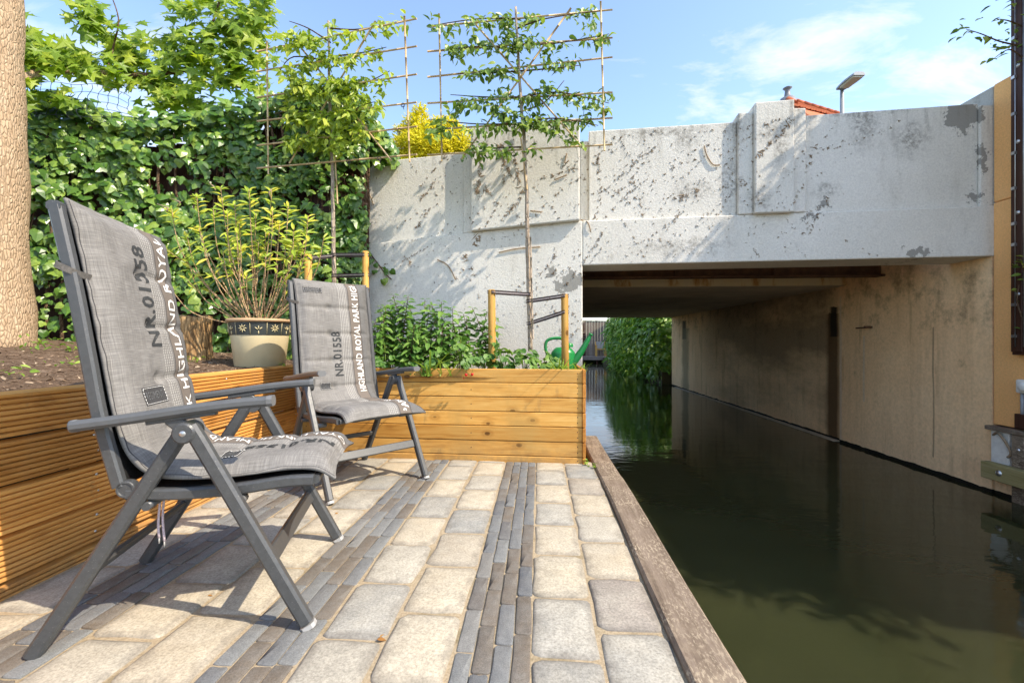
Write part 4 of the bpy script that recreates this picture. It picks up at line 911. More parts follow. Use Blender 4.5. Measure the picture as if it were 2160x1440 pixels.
for _ in range(1100):      # bulge over the end of the bridge parapet
    u = q.uniform(640, 835); yt = np.interp(u, [640, 700, 770, 800, 835], [205, 205, 225, 262, 318]); yb_ = 352 if u < 760 else 340
    v = yt + (yb_ - yt) * q.random() ** 1.2 + q.gauss(0, 6); s = 4.52 + q.gauss(0, .08) + (.1 if q.random() < .3 else 0)
    pos.append(P(u, v, s)); nr.append(Vector((.35 + q.gauss(0, .4), -.9, .45 + q.gauss(0, .4)))); tp.append(Vector((q.gauss(0, .5), -.2, -1))); sz.append(q.uniform(.06, .105))
for (pts, n_, sp) in ((((722, 480), (760, 505), (800, 560), (822, 580)), 26, 7), (((690, 420), (722, 470), (740, 520)), 40, 12), (((700, 360), (735, 350), (745, 335)), 40, 10), (((715, 400), (728, 440)), 25, 8)):   # runners on the render
    pw = spline([Vector((*x, 0)) for x in pts], 8)
    for _ in range(n_):
        p = q.choice(pw); u, z = BPX(p.x + q.gauss(0, sp), p.y + q.gauss(0, sp)); pos.append(BR(u, z, wall_n(u, z) + q.uniform(.02, .05))); nr.append(BN + Vector((q.gauss(.2, .4), 0, q.gauss(.2, .4)))); tp.append(Vector((q.gauss(0, .6), 0, -1))); sz.append(q.uniform(.04, .075))
foliage(hedge, 'ivy', [tuple(p) for p in pos], [tuple(p) for p in nr], [tuple(p) for p in tp], sz, M['ivy'], single=300)
for pts in (((722, 470), (750, 500), (790, 545), (815, 578), (828, 590)), ((715, 360), (712, 430), (708, 520))):
    MB().tube(spline([BR(*BPX(x, y), .02) for x, y in pts], 5), .006, 5).build('runner', M['twig'], hedge)

# ---- sweetgum tree
tree = thing('sweetgum_tree', (-4.02, 3.13, .85), 'tall tree with pale brown trunk at the left edge and star shaped leaves', 'tree')
tb = P(-36, 725, 3.40); mb = MB(); pts = []; rs = []
for i in range(22):
    z = .72 + i * .2; pts.append(Vector((tb.x - .010 * i + .01 * math.sin(i), tb.y + .006 * i, z))); rs.append(.272 - .0030 * i + (.045 * math.exp(-i * .9)))
nn_ = 20
mb.tube(pts, rs, 28); me = mb.mesh('trunk')
for v in me.vertices:
    k = nz(v.co, 4, 2) * .02 + nz(v.co, 14, 7) * .008; d = Vector((v.co.x - tb.x, v.co.y - tb.y, 0)).normalized(); v.co += d * k
me.materials.append(M['bark']); link('trunk', me, tree)
def limb(pts, r0, r1, name='branch', m='twig'):
    w = spline([P(*p) for p in pts], 6); n = len(w); return MB().tube(w, [r0 + (r1 - r0) * i / (n - 1) for i in range(n)], 8).build(name, M[m], tree), w
limb([(10, 178, 3.45), (60, 160, 3.8), (110, 148, 4.0), (190, 152, 4.25), (260, 160, 4.45)], .036, .025, m='bark')
limb([(260, 160, 4.45), (350, 155, 4.55), (395, 145, 4.6), (412, 105, 4.6), (445, 55, 4.6), (470, -20, 4.6)], .022, .009)
limb([(225, 155, 4.35), (240, 95, 4.35), (250, 40, 4.35), (230, -20, 4.35)], .010, .004)
limb([(380, 150, 4.6), (450, 165, 4.6), (520, 190, 4.6)], .009, .003); limb([(90, 152, 3.92), (70, 90, 3.95), (40, 30, 3.95)], .008, .004)
limb([(300, 158, 4.5), (340, 195, 4.5), (400, 215, 4.5)], .007, .003); limb([(420, 95, 4.6), (490, 60, 4.6), (570, 30, 4.6)], .007, .003)
pos, nr, tp, sz = [], [], [], []
strokes = [((35, 40), (60, 130), 20, 60), ((50, 110), (150, 125), 24, 90), ((90, 85), (180, 120), 22, 60), ((170, -10), (215, 55), 26, 70), ((205, 40), (270, 125), 28, 90), ((150, 130), (300, 165), 22, 110), ((250, 120), (370, 130), 30, 110), ((300, 165), (400, 190), 26, 120), ((360, 20), (480, -5), 26, 100), ((380, 60), (420, 140), 30, 90), ((430, 70), (560, 20), 28, 160), ((480, 60), (560, 75), 26, 90), ((430, 110), (545, 110), 26, 100), ((420, 160), (540, 165), 20, 80), ((470, 130), (520, 145), 16, 40), ((330, 200), (430, 215), 18, 70), ((530, 170), (555, 185), 12, 16), ((120, 190), (150, 205), 10, 12), ((60, 140), (75, 200), 14, 24), ((500, -20), (585, 0), 20, 50), ((300, 60), (360, 90), 25, 40), ((45, 230), (70, 190), 10, 10)]
for (a, b, sp, n) in strokes:
    for _ in range(n):
        f = q.random(); u = a[0] + (b[0] - a[0]) * f + q.gauss(0, sp * .7); v = a[1] + (b[1] - a[1]) * f + q.gauss(0, sp * .55) + 4; s = 3.85 + .75 * min(1, max(0, (u - 40) / 260)) + q.gauss(0, .10)
        pos.append(P(u, v, s)); nr.append(Vector((q.gauss(.3, .5), q.gauss(-.95, .45), .6 + q.gauss(0, .35)))); tp.append(Vector((q.gauss(.2, .55), q.gauss(-.2, .4), -.85 + q.gauss(0, .35)))); sz.append(q.uniform(.085, .165))
foliage(tree, 'star', [tuple(p) for p in pos], [tuple(p) for p in nr], [tuple(p) for p in tp], sz, M['gum'], single=300)

# ---- wire netting over the hedge
net = thing('wire_netting', P(210, 230, 4.0), 'slack dark wire netting arching above the ivy at the left', 'netting')
def netp(a, b):   # a along 0..1, b across 0..1
    u = 60 + 215 * a; y0 = 168 + 10 * math.sin(a * 3) + 75 * max(0, a - .55) ** 2 * 4.9 * .5; y1 = 245 + 12 * a
    return P(u + 6 * math.sin(b * 5 + a * 3), y0 + (y1 - y0) * b, 4.05 + .12 * math.sin(b * 3) + .05 * math.sin(7 * a))
mb = MB()
for i in range(11): mb.tube([netp(i / 10 + .012 * math.sin(j * 1.7 + i), j / 9) for j in range(10)], .0022, 4)
for j in range(5): mb.tube([netp(i / 20, j / 4.4 + .02 * math.sin(i * .9 + j)) for i in range(21)], .0022, 4)
mb.build('mesh_wires', M['wire'], net)['kind'] = 'stuff'

# ---- stump
st = thing('tree_stump', P(413, 755, 3.6), 'short rotten tree stump standing on the soil beside the flower pot', 'stump')
c0 = P(413, 720, 3.6); mb = MB(); prof = []
for i, z in enumerate(np.linspace(.70, 1.075, 9)): prof.append((.108 + .02 * math.exp(-i * .8), z))
mb.lathe(prof + [(.085, 1.083), (.0, 1.075)], (c0.x, c0.y, 0), 26); me = mb.mesh('wood')
for v in me.vertices:
    d = Vector((v.co.x - c0.x, v.co.y - c0.y, 0)); 
    if d.length > .02: v.co += d.normalized() * (nz((v.co.x, v.co.y, v.co.z * .25), 16, 4) * .014 + nz((v.co.x, v.co.y, v.co.z * .3), 40, 4) * .007)
    v.co.z += (.03 * nz(v.co, 12, 3)) if v.co.z > 1.04 else 0
me.materials.append(M['stump']); link('wood', me, st)

# ---- flower pot and shrub
pc = P(549, 720, 3.40); pz0, pz1 = .700, 1.055; H = pz1 - pz0
pot = thing('flower_pot', (pc.x, pc.y, pz0), 'glazed beige flower pot with charcoal patterned band on the raised bed corner', 'pot')
def pr(z): return .168 + (.208 - .168) * (z / H)
MB().lathe([(0, 0), (.155, 0), (pr(0), .012), (pr(H * .6), H * .6), (pr(H * .94), H * .94), (.185, H * .94), (.175, H * .78), (0, H * .78)], (pc.x, pc.y, pz0), 48).build('body', M['pot'], pot)
MB().lathe([(pr(H * .70) + .0018, H * .665), (pr(H * .9) + .0022, H * .925)], (pc.x, pc.y, pz0), 48).build('band', M['pot_band'], pot)
MB().lathe([(.190, H * .93), (.212, H * .93), (.222, H * .945), (.223, H * .975), (.214, H * 1.0), (.196, H * 1.0), (.188, H * .97), (.190, H * .93)], (pc.x, pc.y, pz0), 48).build('rim', M['pot_rim'], pot)
MB().lathe([(.0, H * .86), (.189, H * .85)], (pc.x, pc.y, pz0), 30).build('potting_soil', M['soil'], pot)
camang = math.atan2(-pc.y, -pc.x)
def potp(ang, z): r = pr(z) + .0048; return Vector((pc.x + r * math.cos(ang), pc.y + r * math.sin(ang), pz0 + z))
for k in range(12):
    a0 = camang + (k - .1) * math.pi / 6
    MB().tube([potp(a0 + .26, H * .68), potp(a0 + .26, H * .91)], .0016, 5).build('divider', M['pot_motif'], pot)
    mo = MB(); zc = H * .80; sc = .030
    for d in ((0, 45, 90, 135, 180, 225, 270, 315) if k % 2 else (40, 90, 140, 270)):
        ux, uz = math.cos(R_(d)) * sc, math.sin(R_(d)) * sc; z00 = zc if k % 2 else zc - .012
        mo.tube([potp(a0 + ux * j / 5 / .2, z00 + uz * j / 5) for j in range(1, 6)], [.0018, .0032, .0036, .0030, .0014], 5)
    mo.build('flower_motif' if k % 2 else 'leaf_motif', M['pot_motif'], pot)

shrub = thing('potted_shrub', (pc.x, pc.y, pz0 + H * .85), 'leggy shrub with yellow-green leaf tufts on bare stems in the pot', 'shrub')
tips = [(362, 440), (415, 415), (465, 395), (525, 400), (573, 400), (608, 435), (650, 455), (683, 500), (420, 480), (450, 440), (480, 450), (505, 470), (540, 450), (560, 490), (590, 470), (620, 480), (640, 510), (660, 540), (430, 520), (470, 530), (500, 520), (530, 540), (560, 540), (585, 560), (610, 540), (400, 560), (450, 570), (520, 580), (600, 590), (350, 590), (480, 500), (545, 510), (575, 445), (395, 500), (440, 600), (630, 560), (495, 430), (615, 505)]
pos, nr, tp, sz = [], [], [], []
for i, (u, v) in enumerate(tips):
    s = 3.40 + q.uniform(-.22, .22); tip = P(u, v, s); a = q.uniform(0, 6.28); r = q.uniform(.02, .10)
    b0 = Vector((pc.x + (u - 549) / 549 * .30 + r * math.cos(a) * .5, pc.y + r * math.sin(a), pz0 + H * .85)); mid = b0.lerp(tip, .45) + Vector(((u - 549) * .00045, q.uniform(-.04, .04), -.05 + q.gauss(0, .02))); m2 = Vector((b0.x * .12 + tip.x * .88, b0.y * .2 + tip.y * .8, b0.z * .34 + tip.z * .66))
    w = spline([b0, mid, m2, tip], 7); n = len(w); MB().tube(w, [.0058 - .0036 * k / (n - 1) for k in range(n)], 5).build('stem', M['shrub_stem'], shrub)
    if i % 5 == 0:
        k0 = w[n // 2]; tw = k0 + Vector((q.gauss(0, .09), q.gauss(0, .07), q.uniform(.10, .22))); MB().tube(spline([k0, k0.lerp(tw, .5) + Vector((.015, 0, -.02)), tw], 5), [.0035 - .0002 * k for k in range(11)], 5).build('stem', M['shrub_stem'], shrub); ends = [(w, n), ([k0, tw], 2)]
    else: ends = [(w, n)]
    for ww, m_ in ends:
        dr = (ww[-1] - ww[-2]).normalized(); L = .17 if v < 520 else .11
        for j in range(16 if v < 520 else 5):
            f = q.random() ** 1.3; pt = ww[-1] - dr * L * f; a = j * 2.4; out = Vector((math.cos(a), math.sin(a), 0)); up = 1.5 - 1.15 * f
            td = (out + dr * up).normalized(); pos.append(pt); tp.append(td); nr.append(dr * .6 - out * .35 + Vector((.25, -.75, 0))); sz.append(q.uniform(.058, .090) * (1.05 - .35 * (f < .1)))
foliage(shrub, 'lance', [tuple(p) for p in pos], [tuple(p) for p in nr], [tuple(p) for p in tp], sz, M['shrub'], single=300)
for (u, v, s) in ((352, 447, 3.3), (375, 435, 3.4), (455, 402, 3.4), (570, 415, 3.4)):
    p = P(u, v, s); MB().tube([p, p + Vector((q.gauss(0, .02), 0, .03)), p + Vector((q.gauss(0, .05), 0, .06))], [.004, .006, .003], 6).build('seed_head', M['root'], shrub)

# ---- weeds on the soil
for k, (u, v, s, lab) in enumerate(((155, 770, 2.6, 'small green weed on the soil left of the near chair back'), (40, 800, 2.1, 'pale seedling in the soil near the left planter edge'), (120, 690, 3.3, 'leafy yellow-green weed at the foot of the ivy by the trunk'), (408, 765, 3.3, 'tiny weed sprouting beside the rotten stump'), (600, 765, 3.35, 'weed with thin leaves at the foot of the flower pot'))):
    p = P(u, v, s); p.z = soil_z(p.x, p.y); w = thing('weed', p, lab, 'weed', 'weeds on the garden soil'); n = 14 if k != 2 else 60; r = .04 if k != 2 else .12
    foliage(w, 'ovate', [(p.x + q.gauss(0, r), p.y + q.gauss(0, r), p.z + abs(q.gauss(0, r * .8)) + .01) for _ in range(n)], jit(n, .5) + [0, 0, 1], jit(n), rng.uniform(.02, .045 if k != 2 else .06, n), M['grass'])

# ================================================================== ESPALIER TREES
def cane(par, a, b, r=.0075, m='bamboo'):
    mb = MB(); A, B = P(*a), P(*b); L = (B - A).length; k = max(2, int(L / .16)); pts = []; rr = []
    for i in range(k + 1):
        for dd, e in ((-.004, 1.0), (0, 1.22), (.004, 1.0)):
            f = i / k + dd * .16 / L
            pts.append(A.lerp(B, f)); rr.append(r * e * (1.08 - .16 * f))
    mb.tube(pts, rr, 7).build('cane', M[m], par)
def tie(par, u, v, s):
    p = P(u, v, s); MB().tube([p + Vector((math.cos(t) * .016, -.0, math.sin(t) * .016)) for t in np.linspace(0, 6, 8)], .0035, 4).tube([p, p + Vector((.01, -.01, -.04))], .003, 4).build('tie', M['strap'], par)
tr1 = thing('bamboo_trellis', P(705, 340, 3.85), 'bamboo cane trellis on the left espalier tree by the ivy', 'trellis', 'bamboo trellises')
SL1, SR1 = 4.05, 3.62
for yl, yr in ((109, 40), (151, 98), (206, 157), (256, 216), (307, 267), (355, 326)): cane(tr1, (543, yl, SL1 + .03), (879, yr, SR1 + .03))
cane(tr1, (563, 88, SL1), (566, 368, SL1)); cane(tr1, (853, 35, SR1), (864, 342, SR1))
cane(tr1, (610, 70, 3.98), (825, 338, 3.70)); cane(tr1, (792, 45, 3.75), (610, 345, 3.98)); tie(tr1, 850, 222, 3.64); tie(tr1, 842, 275, 3.64); tie(tr1, 800, 335, 3.7); tie(tr1, 735, 340, 3.8)
tr2 = thing('bamboo_trellis', P(1100, 340, 3.75), 'bamboo cane trellis on the right espalier tree before the bridge', 'trellis', 'bamboo trellises')
SL2, SR2 = 3.84, 3.65
for yl, yr in ((57, 21), (109, 80), (163, 121), (218, 195), (274, 249), (327, 305)): cane(tr2, (902, yl, SL2 + .03), (1292, yr, SR2 + .03))
cane(tr2, (926, 30, SL2), (932, 340, SL2)); cane(tr2, (1267, 4, SR2), (1275, 318, SR2)); cane(tr2, (1000, 48, 3.80), (1232, 315, 3.68)); cane(tr2, (1204, 18, 3.68), (973, 336, 3.82)); tie(tr2, 1083, 325, 3.75); tie(tr2, 1012, 155, 3.8)
def espalier(name_lab, tk, m, strokes, parent_pt, twigs, size, cat='tree'):
    t = thing('espalier_tree', parent_pt, name_lab, cat, 'young espalier trees'); w = spline([P(*p) for p in tk], 8); n = len(w)
    r0 = .021; pts = [p + Vector((nz(p, 6, 1) * .008, 0, 0)) for p in w]; MB().tube(pts, [r0 * (1 - .55 * i / (n - 1)) for i in range(n)], 10).build('trunk', M['sapling'], t)
    for tw in twigs:
        w2 = spline([P(*p) for p in tw], 5); k = len(w2); MB().tube(w2, [.0075 - .005 * i / (k - 1) for i in range(k)], 6).build('branch', M['twig'], t)
    pos, nr, tp, sz = [], [], [], []
    for (u0, v0, u1, v1, s, sp, cnt) in strokes:
        # leaves in small spurs rather than an even spread
        for _ in range(max(1, int(cnt * .33))):
            f = q.random(); cu_, cv, cs = u0 + (u1 - u0) * f, v0 + (v1 - v0) * f + q.gauss(0, sp * .45) + sp * .2, s + q.gauss(0, .05)
            for _ in range(4):
                pos.append(P(cu_ + q.gauss(0, 7), cv + q.gauss(0, 6), cs + q.gauss(0, .03))); nr.append(Vector((q.gauss(.3, .5), q.gauss(-.55, .45), .6 + q.gauss(0, .4)))); tp.append(Vector((q.gauss(0, .7), q.gauss(-.3, .4), -.7 + q.gauss(0, .45)))); sz.append(size * 1.18 * q.uniform(.7, 1.15))
    foliage(t, 'ovate', [tuple(p) for p in pos], [tuple(p) for p in nr], [tuple(p) for p in tp], sz, m, single=300); return t
st1 = []
for (yl, yr) in ((109, 40), (151, 98), (206, 157), (256, 216), (307, 267)):
    yv = lambda u: yl + (yr - yl) * (u - 543) / 336
    st1 += [(600, yv(600), 690, yv(690), 3.9, 15, 76), (700, yv(700), 800 if yl != 109 else 868, yv(800) if yl != 109 else yv(868), 3.78, 14, 70)]
st1 += [(600, 75, 650, 60, 3.9, 12, 26), (640, 80, 700, 120, 3.85, 18, 60), (600, 160, 690, 190, 3.85, 20, 110), (690, 170, 760, 180, 3.8, 20, 90), (600, 230, 700, 260, 3.85, 20, 120), (700, 200, 790, 200, 3.78, 16, 70), (690, 260, 760, 270, 3.8, 18, 80), (640, 290, 740, 320, 3.85, 14, 60), (690, 30, 700, 70, 3.85, 6, 10), (560, 125, 600, 130, 3.95, 8, 10), (790, 205, 825, 150, 3.72, 8, 24)]
espalier('left young espalier tree with light green leaves in front of the ivy', [(707, 745, 3.95), (704, 560, 3.94), (702, 420, 3.92), (697, 250, 3.90), (692, 45, 3.88)], M['pear1'], st1, P(707, 745, 3.95),
         [[(697, 60, 3.88), (760, 62, 3.8), (860, 42, 3.68)], [(696, 130, 3.88), (620, 120, 3.95), (590, 150, 3.98)], [(696, 120, 3.88), (760, 112, 3.8), (815, 100, 3.72)], [(697, 200, 3.9), (640, 170, 3.92), (600, 160, 3.95)], [(697, 190, 3.9), (770, 175, 3.8), (822, 150, 3.72)], [(698, 250, 3.9), (620, 235, 3.95), (580, 240, 4.0)], [(698, 260, 3.9), (760, 225, 3.82), (790, 215, 3.75)], [(699, 300, 3.9), (640, 290, 3.95)], [(697, 90, 3.88), (650, 60, 3.92), (610, 45, 3.96)]], .062)
bars2 = [(57, 21), (109, 80), (163, 121), (218, 195), (274, 249), (327, 305)]
def y2(k, u): yl, yr = bars2[k]; return yl + (yr - yl) * (u - 902) / 390
st2 = []
for k, rg in enumerate((((900, 925, 8), (925, 1080, 86), (1060, 1140, 60), (1195, 1275, 26)), ((930, 1085, 84), (1060, 1120, 44), (1140, 1190, 20), (1225, 1285, 46)), ((962, 1085, 54), (1085, 1130, 20), (1150, 1225, 44)), ((950, 1080, 70), (1105, 1200, 74), (1190, 1288, 44)), ((905, 965, 34), (975, 1090, 52), (1090, 1180, 80), (1170, 1265, 54)), ((985, 1080, 54), (1090, 1130, 16)))):
    for a, b, n in rg: st2.append((a, y2(k, a), b, y2(k, b), 3.74, 12, n))
st2 += [(1060, 60, 1130, 90, 3.7, 16, 60), (1130, 70, 1160, 140, 3.7, 10, 20), (1020, 140, 1080, 160, 3.74, 12, 30), (1040, 190, 1080, 200, 3.74, 10, 24), (1040, 235, 1180, 260, 3.72, 16, 100), (1000, 300, 1060, 320, 3.74, 8, 26), (1130, 260, 1220, 300, 3.7, 12, 44), (1200, 215, 1285, 225, 3.68, 8, 40), (920, 262, 965, 232, 3.8, 8, 30), (1230, 40, 1262, 60, 3.68, 8, 14), (985, 75, 1040, 95, 3.78, 8, 20), (1140, 200, 1160, 180, 3.7, 8, 30)]
espalier('right young espalier tree with dark green leaves in front of the bridge wall', [(1119, 740, 3.80), (1114, 560, 3.79), (1111, 420, 3.78), (1103, 270, 3.76), (1094, 130, 3.75), (1088, 15, 3.74)], M['pear2'], st2, P(1119, 740, 3.8),
         [[(1092, 40, 3.74), (1010, 40, 3.78), (905, 55, 3.84)], [(1092, 60, 3.74), (1150, 40, 3.7), (1270, 22, 3.65)], [(1094, 105, 3.75), (1020, 98, 3.8), (932, 105, 3.83)], [(1095, 95, 3.75), (1170, 92, 3.7), (1285, 72, 3.65)], [(1097, 150, 3.75), (1030, 155, 3.8), (965, 155, 3.82)], [(1098, 150, 3.75), (1160, 145, 3.7), (1225, 138, 3.67)], [(1100, 205, 3.76), (1030, 205, 3.8), (950, 200, 3.83)], [(1100, 205, 3.76), (1180, 195, 3.7), (1285, 218, 3.65)], [(1103, 260, 3.76), (1010, 262, 3.8), (905, 252, 3.84)], [(1103, 255, 3.76), (1180, 250, 3.7), (1262, 265, 3.67)], [(1106, 310, 3.77), (1040, 312, 3.8), (985, 310, 3.82)], [(1101, 235, 3.76), (1150, 215, 3.72), (1190, 170, 3.7)]], .058)
cane_sup = thing('support_cane', P(1122, 720, 3.76), 'thin support cane tied to the right espalier trunk', 'cane'); cane(cane_sup, (1124, 715, 3.76), (1119, 500, 3.755), .0075, 'sapling'); cane(cane_sup, (1112, 400, 3.755), (1098, 285, 3.74), .006)
cane_s1 = thing('support_cane', P(714, 400, 3.9), 'thin bamboo cane tied to the left espalier trunk', 'cane'); cane(cane_s1, (712, 430, 3.88), (704, 280, 3.87), .006)

# ---- stakes with rubber straps
def stake(u, vtop, s, lab, straps, r=.031):
    top = P(u, vtop, s); t = thing('tree_stake', (top.x, top.y, .62), lab, 'stake', 'round wooden tree stakes'); mb = MB()
    mb.tube([(top.x + .01, top.y, .40), (top.x + .003, top.y, .9), (top.x, top.y, top.z - .012), (top.x, top.y, top.z)], [r * 1.03, r, r * .98, r * .86], 16).build('pole', M['stake'], t)
    for (v0, tu, tv, ts) in straps:
        z = P(u, v0, s).z; a = Vector((top.x, top.y, z)); b = P(tu, tv, ts); d = (b - a); d.z = 0; d.normalize(); sd = Vector((-d.y, d.x, 0))
        loop = [a - d * r * 1.1 + sd * 0, a + sd * r * 1.15, b + sd * .024, b + d * .024, b - sd * .024, a - sd * r * 1.15, a - d * r * 1.1]
        for p in loop[2:5]: p.z = b.z
        for k, (off, mm) in enumerate(((-.010, 'strap'), (0.0, 'strapw'), (.010, 'strap'))):
            mb = MB(); pts = [p + UP * off for p in loop]; fr = []
            for i in range(len(pts)):
                dd = (pts[min(i + 1, len(pts) - 1)] - pts[max(i - 1, 0)]).normalized(); fr.append((dd.cross(UP).normalized(), UP))
            mb.sweep(pts, rect(.003, .0085 if mm == 'strap' else .005), fr); mb.build('strap', M[mm], t)
    return t
stake(650, 537, 3.85, 'round wooden stake on the ivy side of the left espalier trunk', [(545, 703, 540, 3.94)])
stake(771, 530, 3.85, 'round wooden stake against the bridge wall right of the left espalier trunk', [(538, 703, 538, 3.94), (580, 704, 582, 3.94)], .027)
stake(1037, 611, 3.72, 'round wooden stake in the mint left of the right espalier trunk', [(616, 1115, 621, 3.79)])
stake(1191, 620, 3.72, 'round wooden stake in front of the green watering can', [(624, 1116, 635, 3.79), (658, 1117, 682, 3.80)], .030)

# ================================================================== PLANTS AND CAN IN THE RAISED BED
def mint(u, vtop, s, lab, nst=5):
    base = P(u, 760, s); base.z = .625; t = thing('mint_plant', base, lab, 'mint', 'mint plants in the raised bed'); pos, nr, tp, sz = [], [], [], []
    for k in range(nst):
        tip = P(u + q.gauss(0, 16), vtop + abs(q.gauss(0, 26)) * (k > 0), s + q.gauss(0, .08)); b0 = base + Vector((q.gauss(0, .04), q.gauss(0, .05), 0)); w = spline([b0, b0.lerp(tip, .5) + Vector((q.gauss(0, .02), 0, .02)), tip], 5)
        MB().tube(w, [.0045 - .0002 * i for i in range(11)], 5).build('stem', M['twig'], t); L = (tip - b0).length; nn = int(L / .036)
        for j in range(nn):
            f = 1 - (j / nn) ** 1.1 * .85; pt = b0.lerp(tip, f)
            for a in (j * 1.57 + k, j * 1.57 + 3.14 + k):
                d = Vector((math.cos(a), math.sin(a), .55 if j < 2 else .0 + q.gauss(0, .15))); pos.append(pt + d * .006); tp.append(d + UP * (-.25 * (j > 2))); nr.append(UP * 1.0 + Vector((q.gauss(.1, .2), -.35, 0))); sz.append((.045 + .045 * min(1, j / 3)) * q.uniform(.8, 1.2))
    foliage(t, 'ovate', [tuple(p) for p in pos], [tuple(p) for p in nr], [tuple(p) for p in tp], sz, M['mint'], single=60); return t
mints = [(800, 665, 3.60, 'mint plant half hidden behind the farther chair back'), (825, 645, 3.80, 'mint plant by the wall right of the farther chair'), (852, 622, 3.72, 'tallest mint plant with drooping top leaves in the raised bed'), (893, 632, 3.75, 'second tall mint plant in front of the bridge wall'), (940, 636, 3.74, 'third tall mint plant left of the shorter row end'), (978, 662, 3.78, 'rightmost mint plant of the dense group'), (1021, 650, 3.86, 'single mint stem behind the left stake of the right tree'), (870, 680, 3.58, 'low mint plant in the middle of the group front'), (930, 690, 3.58, 'low mint plant nearest the board edge')]
for (u, v, s, lab) in mints: mint(u, v, s, lab, 5 if v < 670 else 6)
def strawberry(u, vtop, s, lab, n=16, berries=()):
    base = P(u, 768, s); base.z = .628; t = thing('strawberry_plant', base, lab, 'strawberry', 'strawberry plants in the raised bed'); pos, nr, tp, sz = [], [], [], []; mb = MB()
    for k in range(n):
        a = q.uniform(0, 6.28); r = q.uniform(.02, .12); hgt = P(u, vtop, s).z - base.z; c = base + Vector((r * math.cos(a), r * math.sin(a) * .9, hgt * q.uniform(.35, 1.0) * (1 - r * 2)))
        c.x = min(c.x, .30)
        mb.tube(spline([base, base.lerp(c, .5) + UP * .02, c], 4), .002, 4); nn = Vector((q.gauss(.1, .3) + .4 * math.cos(a), q.gauss(-.35, .3) + .3 * math.sin(a), 1)); o = Vector((math.cos(a), math.sin(a), 0))
        for da in (-1.15, 0, 1.15):
            d = Vector((math.cos(a + da), math.sin(a + da), -.15)); pos.append(c); nr.append(nn + d * .15); tp.append(d); sz.append(q.uniform(.045, .068))
    mb.build('stalks', M['grass'], t)['kind'] = 'stuff'
    foliage(t, 'round', [tuple(p) for p in pos], [tuple(p) for p in nr], [tuple(p) for p in tp], sz, M['straw'], single=48)
    for (bu, bv, bs, rr) in berries:
        p = P(bu, bv, bs); o = MB().lathe([(0, -1.15), (.35, -.95), (.72, -.45), (.92, .05), (.88, .4), (.55, .72), (0, .78)], sides=14).build('berry', M['berry'], t); o.matrix_basis = Matrix.Translation(p) @ Matrix.Rotation(q.uniform(-.2, .2), 4, 'Y') @ Matrix.Scale(rr, 4)
        MB().tube(spline([base, P(bu + 2, 765, bs - .02), p + UP * rr], 5), .0016, 4).build('runner', M['grass'], t)
        cal = MB()
        for k in range(6): a = k * 1.05; cal.add([(0, 0, .8), (.35 * math.cos(a - .4), .35 * math.sin(a - .4), .85), (1.0 * math.cos(a), 1.0 * math.sin(a), .72), (.35 * math.cos(a + .4), .35 * math.sin(a + .4), .85)], [(0, 1, 2, 3)])
        cal.build('calyx', M['straw'], o, fix=False)
strawberry(815, 715, 3.50, 'strawberry plant beside the armrest of the farther chair'); strawberry(860, 715, 3.50, 'strawberry plant in front of the low mint')
strawberry(915, 712, 3.50, 'strawberry plant left of the one bearing fruit')
strawberry(975, 700, 3.50, 'strawberry plant with two ripe red berries hanging over the board', 20, ((983, 790, 3.325, .0125), (996, 789, 3.32, .0115), (978, 797, 3.33, .006)))
strawberry(1020, 705, 3.56, 'strawberry plant around the left stake of the right tree'); strawberry(1060, 722, 3.50, 'strawberry plant in front of the right espalier trunk'); strawberry(1105, 728, 3.50, 'strawberry plant just right of the espalier trunk')
strawberry(1145, 735, 3.55, 'rightmost strawberry plant before the watering can', 13)
for k, (u, s, n, L, lab) in enumerate(((905, 3.43, 22, .18, 'grass tuft with long blades among the strawberry leaves'), (945, 3.43, 14, .14, 'small grass tuft left of the red berries'), (1180, 3.46, 30, .13, 'grass tuft at the foot of the stake before the can'), (1215, 3.44, 40, .09, 'short bright grass at the right corner of the raised bed'))):
    p = P(u, 770, s); p.z = .63; g = thing('grass_tuft', p, lab, 'grass', 'grass tufts in the raised bed'); a = rng.uniform(0, 6.28, n); d = np.stack([np.cos(a) * .5, np.sin(a) * .5, np.ones(n)], 1)
    foliage(g, 'blade', np.array(p) + np.stack([rng.normal(0, .035, n), rng.normal(0, .025, n), np.zeros(n)], 1), np.stack([np.cos(a), np.sin(a), -.4 * np.ones(n)], 1) * -1, d, rng.uniform(.6, 1.3, n) * L * 1.3, M['grass'])
n = 500; g = thing('bed_ground_cover', (-.7, 3.6, .63), 'low green seedlings covering the soil along the board edge', 'ground cover'); g['kind'] = 'stuff'
foliage(g, 'ovate', np.stack([rng.uniform(-1.8, .29, n), 3.40 + np.abs(rng.normal(0, .12, n)) + .05 * 0 , .635 + np.abs(rng.normal(0, .022, n))], 1) + np.stack([np.zeros(n), -.05 * rng.uniform(-1.8, .3, n) * 0, np.zeros(n)], 1), jit(n, .5) + [0, -.3, 1], jit(n), rng.uniform(.02, .045, n), M['mint'])
